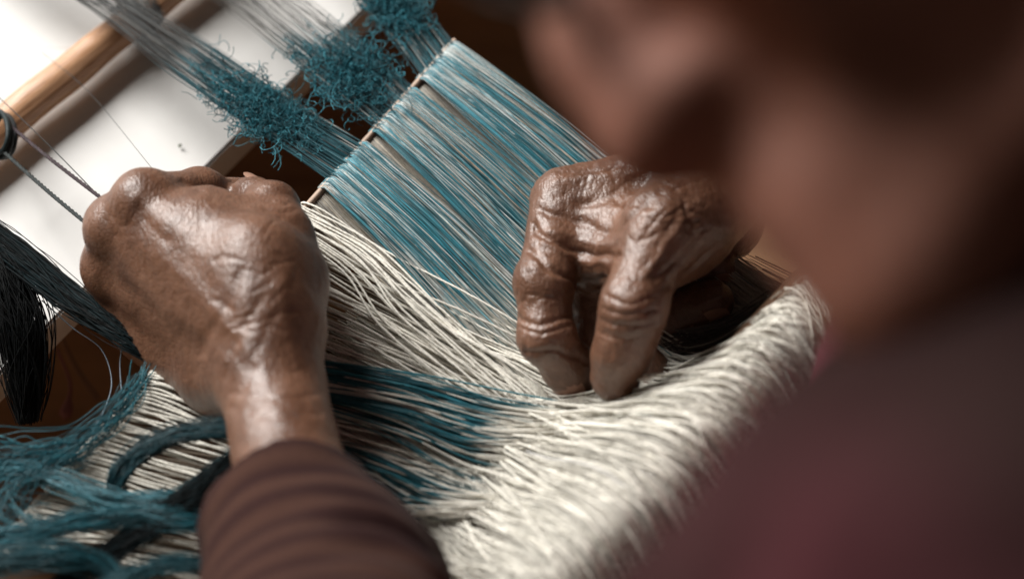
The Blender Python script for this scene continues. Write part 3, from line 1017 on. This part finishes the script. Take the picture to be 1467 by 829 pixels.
hank('teal_hank', [(-40, 812, .024), (30, 800, .026), (100, 800, .026), (150, 815, .022), (185, 850, .02)], [5.2, 5.2, 4.4, 3.7, 3.7], 158, DTEAL * .7, TEAL * .6,
     'lowest teal hank at the bottom left corner, out of focus', group=G)
hank('teal_hank', [(130, 850, .026), (190, 822, .026), (260, 806, .026), (330, 812, .026)], [3, 3, 3, 3], 83, DTEAL * .7, TEAL * .6,
     'teal hank cut by the bottom edge of the picture left of the sleeve', group=G)
# wispy strands that trail along the rod to the left edge
for lab, gd, wd, n in (
    ('thin teal wisp lying along the outer side of the rod', [(208, 528, .002), (178, 580, .004), (120, 636, .006), (60, 668, .006), (-20, 690, .006)], [1.2, 2.4, 4, 6, 8], 30),
    ('thin teal wisp sweeping from the rod to the left edge, highest of the loose strands', [(200, 548, .002), (140, 606, .008), (70, 640, .008), (-20, 640, .010)], [1.5, 4, 6, 7], 30),
    ('tangled teal wisp beside the lower end of the rod', [(120, 650, .006), (60, 676, .010), (20, 700, .010), (10, 740, .012), (60, 760, .012)], [6, 8, 8, 8, 7], 34)):
    hank('teal_wisp', gd, wd, n, DTEAL, TEAL, lab, .00018, 'teal wisps trailing off the rod', spread=2.2, cat='yarn strand')
for k, (lab, gd) in enumerate((
    ('single grey blue thread curving over the dark floor from the black hank', [(60, 430, -.01), (105, 470, -.01), (145, 500, -.01), (160, 545, -.01), (150, 585, -.004), (130, 620, .0)]),
    ('short grey thread hanging from the black hank beside the fist', [(176, 490, .0), (172, 520, -.005), (174, 560, -.006)]))):
    o = tubes('stray_thread', [spline([P(*q) for q in gd], 50)], .00026, [np.array([.16, .2, .24])], M_YARN)
    tag(o, lab, 'thread')

# ------------------------------------------------------------------ small things
tw = tubes('dry_twig', [spline([P(74, 452, -.10), P(96, 500, -.105), P(118, 540, -.11), P(141, 572, -.115)], 24)], list([np.linspace(.0009, .0015, 24)]), [np.array([.2, .1, .05])], M_TWIG, None, 8)
tag(tw, 'thin tan twig slanting over the dark floor past the board edge', 'twig')
bc = spline([P(82, 500, -.10), P(100, 545, -.11), P(98, 575, -.115), P(94, 592, -.117), P(92, 600, -.118)], 30)
br = np.interp(np.linspace(0, 1, 30), [0, .7, .82, .93, 1], [.0006, .0009, .0026, .0030, .0006])
bud = tubes('pink_bud', [bc], [br], [np.array([.2, .08, .08])], M_BUD, None, 10)
tag(bud, 'small dull pink bud on a dark stem over the floor', 'bud')
fl = mesh_obj('green_fleck', [P(255, 209, ZB + .001), P(257, 206, ZB + .002), P(261, 207, ZB + .001), P(259, 211, ZB + .002), P(257, 212, ZB + .0008)], [(0, 1, 2, 3, 4)], M_LEAF, None, False)
tag(fl, 'tiny green plant fleck on the white board above the fist', 'fleck')

# ================================================================== the weaver
def pts(l): return [V(*p[:3]) for p in l]


NAILS = []


def finger(F, joints, rs, kin=0.003, up=None):
    g = F.like()
    p = pts(joints)
    g.chain(p, rs, kin)
    # knuckle swell and pad
    for j in range(1, len(p) - 1): g.ellip(p[j], np.eye(3), [rs[j] * 1.07] * 3, 0.003)
    g.ellip(p[-1] * .75 + p[-2] * .25, np.eye(3), [rs[-1] * 1.07] * 3, 0.003)
    NAILS.append((p, rs, up))
    return g


def bounds(l, m):
    a = np.array(l); return a.min(0) - m, a.max(0) + m


# ---- left hand: fist seen over the back of the thumb side
HA_Q0, HA_Q1 = V(440, 780, 0.122), V(392, 560, 0.066)          # forearm axis, cut under the sleeve
ha_all = pts([(208, 289, .029), (163, 385, .0), (185, 444, -.002), (405, 340, .03), (300, 545, .03), (430, 700, .1), (300, 330, -.055)])
F = Field(*bounds(ha_all, 0.03), 0.00085)
wr = pts([(392, 560, .066), (428, 730, .108), (452, 860, .14)])
nb = nrm(RV * -.55 + UV * .25 + BV * .8)
palm = F
palm.chain(wr, [.0190, .0205, .0245], .010)
mc = [((380, 492, .068), (208, 289, .029), .0125, .0105), ((360, 505, .058), (168, 326, .021), .012, .0102),
      ((338, 520, .045), (163, 384, .009), .0118, .0096), ((315, 530, .033), (185, 444, -.002), .011, .0088)]
for a, b, r0, r1 in mc: palm.cone(V(*a), V(*b), r0, r1, .012)
palm.cone(V(345, 470, .036), V(215, 380, .008), .014, .014, .012)
palm.cone(V(300, 540, .026), V(212, 478, .002), .0120, .0122, .010)       # ulnar heel
palm.cone(V(388, 545, .062), V(318, 540, .036), .0150, .0125, .012)
palm.chain(pts([(420, 470, .056), (416, 400, .042), (404, 342, .033)]), [.0128, .0124, .0112], .010)   # thumb metacarpal
palm.chain(pts([(295, 325, .039), (368, 372, .054), (383, 430, .063)]), [.0112, .0122, .0122], .014)  # first web muscle
palm.cone(V(300, 305, .026), V(372, 330, .030), .010, .010, .012)
th = finger(F, [(404, 342, .033), (390, 298, .020), (357, 279, .006)], [.0120, .0095, .0072])
palm.join(th, .005)
fg = finger(F, [(208, 289, .029), (286, 279, .005), (336, 289, -.008), (352, 283, -.012)], [.0112, .0099, .0082, .0068])
fm = finger(F, [(168, 326, .021), (230, 338, -.016), (292, 336, -.020), (325, 330, -.014)], [.0108, .0092, .0080, .0068])
fr = finger(F, [(163, 384, .009), (218, 392, -.028), (280, 384, -.028), (312, 376, -.014)], [.0102, .0088, .0078, .0066])
fp = finger(F, [(185, 444, -.002), (232, 440, -.036), (276, 424, -.034), (300, 410, -.026)], [.0095, .0080, .0070, .0060])
fs_ = fg
for q in (fm, fr, fp): fs_.join(q, .0012)
palm.join(fs_, .004)
for a, b in (((208, 289, .026), (168, 326, .018)), ((168, 326, .018), (163, 384, .006)), ((163, 384, .006), (185, 444, -.004))): palm.cone(V(*a), V(*b), .0098, .0092, .006)
for q in ((208, 289, .029), (168, 326, .021), (163, 384, .009), (185, 444, -.002)):
    palm.ellip(V(*q) + nb * .0012, np.eye(3), [.0106] * 3, .006)
hv, hf = palm.mesh()
hv = relax(hv, hf, 2)
LA = [   # tendons, veins, folds
    ([(205, 285), (270, 345), (350, 440), (385, 520)], 17, 0.35), ([(172, 328), (250, 392), (340, 480), (385, 545)], 11, 0.5),
    ([(166, 385), (235, 435), (320, 510), (370, 560)], 11, 0.4),
    ([(245, 340), (300, 395), (345, 455)], 16, -0.35), ([(215, 385), (270, 430), (330, 490)], 16, -0.3),
    ([(345, 395), (330, 430), (300, 470), (290, 505)], 6, -0.4), ([(375, 425), (355, 455), (335, 500), (322, 540)], 6, -0.45), ([(398, 440), (382, 470), (362, 510), (350, 550)], 6, -0.3),
    ([(430, 520), (410, 470), (400, 430), (412, 380)], 10, 0.4), ([(395, 650), (398, 590), (410, 530), (400, 480)], 10, 0.2), ([(360, 640), (352, 590), (360, 540)], 9, 0.15),
    ([(330, 580), (390, 600), (460, 590)], 6, -0.3), ([(335, 560), (400, 575), (465, 560)], 5, -0.25),
    ([(200, 300), (215, 330), (235, 345)], 9, -0.5), ([(262, 258), (275, 268), (290, 272)], 4, -0.7), ([(380, 300), (400, 303), (420, 300)], 4, -.4), ([(378, 292), (398, 292), (416, 288)], 3, -.35),
]
for i in range(16):
    x0, y0 = 330 + RNG.uniform(-50, 70), 350 + RNG.uniform(-20, 130)
    LA.append(([(x0, y0), (x0 + RNG.uniform(14, 34), y0 - RNG.uniform(-14, 22))], 3.2, -0.32))
hv = sculpt(hv, hf, LA, (0.0002, 0.00010))
HANDS = [(hv, hf)]

# ---- right hand: thumb and bent index picking threads
HB_Q0, HB_Q1 = V(1330, 195, .0), V(1070, 236, .002)
hb_all = pts([(800, 285, .03), (830, 560, .03), (1030, 430, -.02), (945, 325, .06), (930, 540, .01), (905, 240, -.055), (1230, 212, .0)])
F = Field(*bounds(hb_all, 0.022), 0.00078)
palm = F
palm.chain(pts([(1070, 240, .0), (1180, 222, .0), (1330, 195, .0)]), [.021, .0215, .025], .012)
for a, b, r0, r1 in [((1000, 248, .012), (806, 288, .012), .0150, .0118), ((1005, 250, -.002), (838, 276, -.010), .0135, .0112),
                     ((1012, 255, -.016), (872, 270, -.028), .0125, .0105), ((1020, 262, -.028), (905, 268, -.043), .0118, .0096)]:
    palm.cone(V(*a), V(*b), r0, r1, .012)
palm.cone(V(1000, 300, .004), V(880, 318, -.006), .0150, .0120, .012)
palm.cone(V(1040, 320, -.018), V(965, 325, -.030), .0150, .0130, .012)
palm.chain(pts([(1030, 285, .026), (985, 312, .036), (946, 328, .048)]), [.0165, .0165, .0138], .010)
palm.chain(pts([(990, 345, .026), (960, 372, .042)]), [.0120, .0105], .010)
palm.chain(pts([(806, 340, .018), (850, 366, .022), (902, 378, .040)]), [.0105, .0098, .0110], .008)
palm.cone(V(830, 310, .010), V(900, 330, .028), .0125, .0125, .010)      # web skin
th = finger(F, [(946, 328, .048), (908, 440, .060), (880, 540, .046)], [.0138, .0114, .0092], up=RV * .8 - BV * .6 - UV * .2)
th.cone(V(912, 430, .060), V(893, 500, .054), .0112, .0112, .004)
fg = finger(F, [(806, 288, .012), (779, 405, .032), (783, 482, .036), (822, 540, .026)], [.0118, .0108, .0102, .0088])
fm = finger(F, [(838, 276, -.010), (846, 410, .012), (852, 490, .017), (930, 530, .018)], [.0112, .0102, .0094, .0082])
fr = finger(F, [(872, 270, -.028), (885, 432, -.010), (952, 462, .000), (1018, 432, .006)], [.0105, .0100, .0096, .0090])
fp = finger(F, [(905, 268, -.043), (945, 392, -.026), (992, 402, -.016), (1028, 384, -.010)], [.0096, .0086, .0080, .0070])
for q in (fm, fr, fp): fg.join(q, .0012)
palm.join(fg, .0045)
palm.join(th, .006)
hv, hf = palm.mesh()
hv = relax(hv, hf, 2)
LB = [
    ([(764, 326), (790, 345), (818, 360), (852, 366), (882, 368)], 4.5, -1.5), ([(778, 348), (800, 362), (830, 374), (868, 378)], 5, 0.9),
    ([(760, 358), (782, 384), (812, 398), (862, 400)], 4.5, -1.3), ([(775, 300), (815, 318), (868, 330)], 6, -1.0), ([(790, 330), (830, 345), (875, 350)], 6, 0.8),
    ([(738, 452), (774, 464), (822, 452)], 4, -0.9), ([(744, 466), (775, 476), (815, 468)], 3, -0.6), ([(752, 502), (795, 500), (838, 516)], 4, -0.8),
    ([(760, 420), (790, 424), (815, 420)], 3, -0.4),
    ([(862, 456), (902, 470), (940, 462)], 3.2, -0.6), ([(866, 440), (900, 452), (942, 444)], 3.2, -0.6), ([(870, 425), (905, 434), (945, 426)], 3, -0.45), ([(858, 475), (900, 486), (932, 478)], 3, -0.4),
    ([(800, 262), (870, 250), (950, 250)], 8, 0.8), ([(830, 292), (880, 285), (930, 290)], 9, -0.9), ([(888, 330), (915, 300), (945, 280)], 9, -0.8),
    ([(940, 400), (975, 372), (1010, 330)], 5, -0.6), ([(955, 410), (990, 385), (1025, 350)], 5, -0.6), ([(925, 395), (950, 360), (980, 320)], 6, 0.6),
    ([(1000, 446), (1015, 432), (1035, 424)], 5, 0.5),
]
for i in range(26):
    x0, y0 = 930 + RNG.uniform(-40, 60), 290 + RNG.uniform(-30, 60)
    a = RNG.choice([0.7, -0.9]) + RNG.normal(0, .25); L = RNG.uniform(12, 26)
    LB.append(([(x0, y0), (x0 + L * math.cos(a), y0 - L * math.sin(a))], 2.6, -0.4))
for i in range(16):
    x0, y0 = 850 + RNG.uniform(-60, 60), 245 + RNG.uniform(-18, 40)
    a = RNG.choice([0.5, -1.2]) + RNG.normal(0, .3); L = RNG.uniform(12, 24)
    LB.append(([(x0, y0), (x0 + L * math.cos(a), y0 - L * math.sin(a))], 2.6, -0.35))
hv = sculpt(hv, hf, LB, (0.00035, 0.0002))
HANDS.append((hv, hf))

# ---- head frame: up (crown), fwd (nose), lft (the weaver's left side, towards the lens)
def view_vec(a): return nrm(RV * a[0] + UV * a[1] + BV * a[2])


hc = view_vec((-.70, .63, -.27))
hfw = view_vec((-.67, -.74, 0)); hfw = nrm(hfw - hc * (hfw @ hc))
hl = np.cross(hc, hfw)
NOSE = V(925, 222, .45)
HO = NOSE - hfw * .112 + hc * .045
def H(x, y, z): return HO + hl * x + hfw * y + hc * z
HAX = [hl, hfw, hc]
SH_L, EL_L = V(1585, 905, .46), V(540, 1510, .38)
SH_R, EL_R = V(1830, 330, .02), V(1650, 120, -.01)
NECK = H(0, -.05, -.16)
CHEST, BELLY = V(1850, 720, .22), V(2050, 1050, .08)
B = Field(*bounds([H(0, .1, .14), H(.08, -.1, .12), H(-.08, 0, -.1), SH_L, EL_L, SH_R, EL_R, CHEST, BELLY, HA_Q1, HB_Q1], .10), 0.0042)
B.ellip(H(0, -.016, .04), HAX, [.072, .088, .086], .01)
B.ellip(H(0, .030, -.032), HAX, [.055, .060, .066], .03)
B.cone(H(-.024, .060, -.085), H(.024, .060, -.085), .026, .026, .03)
B.ellip(H(0, .092, -.104), HAX, [.028, .024, .022], .02)
B.ellip(H(0, .076, -.076), HAX, [.022, .034, .030], .02)            # chin
for sx in (-1, 1):
    B.ellip(H(.048 * sx, .056, -.026), HAX, [.025, .030, .021], .018)
    B.ellip(H(.066 * sx, .045, -.078), HAX, [.026, .050, .026], .02, cut=True)      # cheekbones
    B.ellip(H(.030 * sx, .092, .0), HAX, [.017, .014, .012], .012, cut=True)
    B.ellip(H(.031 * sx, .076, .0), HAX, [.013, .013, .013], .003)        # eyeballs under lids
    B.ellip(H(.028 * sx, .076, .017), HAX, [.022, .010, .007], .012)      # brow
    B.ellip(H(.013 * sx, .098, -.046), HAX, [.009, .011, .008], .006)     # nostril wings
    B.ellip(H(.076 * sx, -.008, -.012), [nrm(hl * sx + hfw * .35), nrm(hfw - hl * sx * .35), hc], [.007, .018, .032], .005)   # ears
B.chain([H(0, .088, .006), H(0, .100, -.022), H(0, .108, -.044)], [.009, .0105, .0125], .012)
B.cone(H(-.016, .098, -.072), H(.016, .098, -.072), .0085, .0075, .006)
B.cone(H(-.014, .097, -.084), H(.014, .097, -.084), .009, .008, .006)
for sx in (-1, 1):
    B.ellip(H(.064 * sx, .052, -.084), HAX, [.036, .058, .036], .016, cut=True)     # hollow cheeks
    B.ellip(H(.034 * sx, .104, -.064), HAX, [.019, .022, .012], .010, cut=True)     # fold beside the nose
B.cone(H(0, -.03, -.04), NECK, .055, .058, .03)
B.chain([NECK, CHEST, BELLY], [.06, .10, .10], .05)
B.chain([CHEST * .5 + NECK * .5, SH_L, EL_L], [.05, .045, .032], .03)
B.chain([EL_L, V(452, 860, .14), HA_Q1], [.032, .024, .0205], .01)
B.chain([CHEST * .5 + NECK * .5, SH_R, EL_R], [.05, .045, .032], .03)
B.chain([EL_R, V(1330, 195, .0), HB_Q1], [.032, .024, .0205], .01)
bv_, bf_ = B.mesh()
bv_ = relax(bv_, bf_, 2)

bm = bmesh.new()
def add(v, f):
    vv = [bm.verts.new(p) for p in v.tolist()]
    for q in f.tolist():
        try: bm.faces.new([vv[i] for i in q])
        except ValueError: pass
    return vv


body_v = add(bv_, bf_)
CUTS = [(V(436, 752, .114), nrm(HA_Q1 - V(452, 860, .14))), (V(1225, 214, .0), nrm(HB_Q1 - V(1330, 195, .0)))]
kill = []
for q, a in CUTS:
    s_ = (bv_ - q) @ a
    m = (s_ > -.007) & (np.linalg.norm(bv_ - q, axis=1) < .11)
    kill += list(np.nonzero(m)[0])
bmesh.ops.delete(bm, geom=[body_v[i] for i in set(kill)], context='VERTS')
for (v, f), (q, a) in zip(HANDS, CUTS):
    hvv = add(v, f)
    s_ = (v - q) @ a
    bmesh.ops.delete(bm, geom=[hvv[i] for i in np.nonzero(s_ < 0)[0]], context='VERTS')
bm.verts.ensure_lookup_table()
for q, a in CUTS:
    be = [e for e in bm.edges if len(e.link_faces) == 1 and (e.verts[0].co - Vector(q)).length < .05]
    try: bmesh.ops.bridge_loops(bm, edges=be)
    except Exception as ex: print('bridge', ex)
bmesh.ops.recalc_face_normals(bm, faces=bm.faces)
me = bpy.data.meshes.new('person'); bm.to_mesh(me); bm.free()
me.polygons.foreach_set('use_smooth', np.ones(len(me.polygons), bool))
me.materials.append(M_SKIN); me.materials.append(M_FACE)
pc = np.zeros(len(me.polygons) * 3); me.polygons.foreach_get('center', pc)
me.polygons.foreach_set('material_index', (np.linalg.norm(pc.reshape(-1, 3) - HO, axis=1) < .19).astype(np.int32))
person = bpy.data.objects.new('person', me); COL.objects.link(person)
tag(person, 'weaver in glasses and dark red jacket leaning over the warp, both hands working the threads', 'person')

# fingernails
for p, rs, up_ in NAILS:
    d = nrm(p[-1] - p[-2])
    bend = p[-2] - (p[0] + p[-1]) / 2 if up_ is None else np.asarray(up_)
    up = nrm(bend - d * (bend @ d)); sd = np.cross(d, up)
    r = rs[-1]
    c = p[-1] * .75 + p[-2] * .25
    vs, fs = [], []
    for i in range(7):
        for j in range(7):
            a = (j - 3) / 3 * 0.85
            l = (i - 2.4) / 6 * 2.0 * r
            rad_ = r * (1.09 - 0.05 * (i == 0))
            ww = 1 - 0.25 * (max(0, i - 4) / 2) ** 2
            vs.append(c + d * (l + .1 * r) + rad_ * (math.cos(a * ww) * up + math.sin(a * ww) * sd))
    fs = [(i * 7 + j, i * 7 + j + 1, i * 7 + j + 8, i * 7 + j + 7) for i in range(6) for j in range(6)]
    mesh_obj('fingernail', vs, fs, M_NAIL, person)

# hair
Hf = Field(*bounds([H(.09, .1, .14), H(-.09, -.12, -.08), H(.09, -.12, -.08), H(-.09, .1, .14), H(0, -.16, .1), H(0, -.17, -.19)], .03), .004)
Hf.ellip(H(0, -.016, .046), HAX, [.081, .100, .092], .01)
Hf.ellip(H(0, -.125, .01), HAX, [.040, .036, .040], .015)
Hf.cone(H(0, -.060, .0), H(0, -.082, -.115), .080, .062, .02)  # hair mass added over neck and jaw to keep that area dark
Hf.ellip(H(0, .085, -.055), HAX, [.10, .085, .085], .015, cut=True)
Hf.cone(H(-.1, .03, -.06), H(.1, .03, -.06), .055, .055, .01, cut=True)
v, f = Hf.mesh(); v = relax(v, f, 2)
n_ = normals(v, f)
v = v + n_ * (0.0012 * vnoise(np.stack([(v - HO) @ hl * 500, (v - HO) @ hfw * 60, (v - HO) @ hc * 60], 1)))[:, None]
mesh_obj('hair', v, f, M_HAIR, person)

# glasses: rims, bridge, temples and lenses
gl = bpy.data.objects.new('glasses', None); gl.empty_display_size = .02
COL.objects.link(gl); gl.location = H(0, .1, 0)
tag(gl, 'dark framed glasses worn low on the nose, blurred at the top edge', 'glasses')
def rim(sx):
    th = np.linspace(0, 2 * np.pi, 49)
    return np.array([H(sx * .034 + .025 * math.copysign(abs(math.cos(a)) ** .8, math.cos(a)), .106 - .010 * abs(math.cos(a)), .001 + .019 * math.copysign(abs(math.sin(a)) ** .8, math.sin(a))) for a in th])
for sx in (-1, 1):
    rm = rim(sx)
    tubes('rim', [rm], .0021, [INK], M_GLFRAME, gl, 8)
    vl = np.vstack([rm[:-1], rm[:-1] - hfw * .0016])
    k = len(rm) - 1
    mesh_obj('lens', vl, [tuple(range(k)), tuple(reversed(range(k, 2 * k)))] + [(i, k + i, k + (i + 1) % k, (i + 1) % k) for i in range(k)], M_LENS, gl, False)
    tubes('temple', [spline([H(sx * .060, .096, .006), H(sx * .074, .07, .008), H(sx * .081, .0, .010), H(sx * .078, -.02, -.006)], 30)], .0020, [INK], M_GLFRAME, gl, 8)
tubes('bridge', [spline([H(-.010, .104, .006), H(0, .109, .010), H(.010, .104, .006)], 12)], .0018, [INK], M_GLFRAME, gl, 8)

# jacket with sleeves
CUFF = V(398, 655, .090)
J = Field(*bounds([SH_L, EL_L, SH_R, EL_R, CHEST, BELLY, CUFF, NECK, V(1180, 215, .0)], .115), .0042)
J.chain([NECK * .7 + CHEST * .3, CHEST, BELLY], [.085, .135, .13], .06)
J.chain([CHEST * .45 + NECK * .55, SH_L, EL_L], [.075, .066, .062], .05)
J.chain([EL_L, V(455, 850, .140), V(415, 720, .108), CUFF], [.060, .040, .029, .0245], .012)
J.chain([CHEST * .45 + NECK * .55, SH_R, EL_R], [.08, .07, .058], .05)
J.chain([EL_R, V(1330, 195, .0), V(1200, 216, .0)], [.058, .040, .031], .02)
J.plane(V(407, 722, .105), nrm(V(392, 560, .066) - V(410, 700, .104)), .075)
J.plane(V(1200, 216, 0), nrm(V(1130, 228, 0) - V(1216, 214, 0)), .06)
J.cone(V(380, 575, .070), V(404, 690, .099), .0232, .0222, .002, cut=True)
J.cone(V(1130, 228, .0), V(1216, 214, .0), .026, .0245, .002, cut=True)
J.cone(NECK, H(0, -.03, -.06), .062, .072, .006, cut=True)
v, f = J.mesh(); v = relax(v, f, 1)
n_ = normals(v, f)
ax = nrm(EL_L - CUFF)
along = (v - CUFF) @ ax
fold = np.sin(along * 240 + 4.5 * vnoise(v * 24)) * (0.35 + 0.65 * vnoise(v * 26 + 4))
nearS = np.exp(-np.maximum(0, along - .12) / .05) * (np.linalg.norm(v - CUFF, axis=1) < .35)
disp = 0.0040 * fold * nearS * smooth((along - .004) / .03) + .004 * vnoise(v * 17) * smooth(along / .05) + .0016 * vnoise(v * 45)
v = v + n_ * disp[:, None]
# woven plaid: stripes of dark brown, burgundy and dull pink
st = (np.sin(along * 330 + vnoise(v * 12)) * .5 + .5) * np.exp(-np.maximum(0, along - .14) / .04)
base = np.array([.085, .024, .027]); pk = np.array([.56, .135, .20]); bk = np.array([.035, .016, .018]); pur = np.array([.13, .06, .10])  # dull pink brightened in place of light lacking at lower right
rt = (v - CHEST) @ hl; fr_ = (v - CHEST) @ hc
g1 = smooth((vnoise(np.stack([rt * 26, fr_ * 26, 0 * rt], 1)) + .25) * 1.4)[:, None]
g2 = smooth((np.sin(rt * 150) + .2) * 1.2)[:, None]; g3 = smooth((np.sin(fr_ * 120 + 1) + .1) * 1.2)[:, None]
torso = mixc(mixc(base * 1.2, pk, 0.55), pur, 0)[None] * (0.75 + .25 * g2) * (.8 + .2 * g3) * (.5 + .75 * g1)
slv = np.array([[.022, .009, .009]]) * (1 - st[:, None]) + np.array([[.056, .027, .020]]) * st[:, None]
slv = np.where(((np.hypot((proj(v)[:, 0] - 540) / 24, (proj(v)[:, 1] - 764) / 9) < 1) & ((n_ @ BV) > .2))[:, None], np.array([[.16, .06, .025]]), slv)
armd = np.minimum(polydist(v, [SH_L, EL_L]), polydist(v, [EL_L, CUFF]))
armd = np.minimum(armd, np.minimum(polydist(v, [SH_R, EL_R]), polydist(v, [EL_R, V(1200, 216, .0)])))
isS = 1 - smooth((armd - .078) / .03)[:, None]
isS = isS * (1 - .9 * smooth((v[:, 0:1] - .015) / .09))
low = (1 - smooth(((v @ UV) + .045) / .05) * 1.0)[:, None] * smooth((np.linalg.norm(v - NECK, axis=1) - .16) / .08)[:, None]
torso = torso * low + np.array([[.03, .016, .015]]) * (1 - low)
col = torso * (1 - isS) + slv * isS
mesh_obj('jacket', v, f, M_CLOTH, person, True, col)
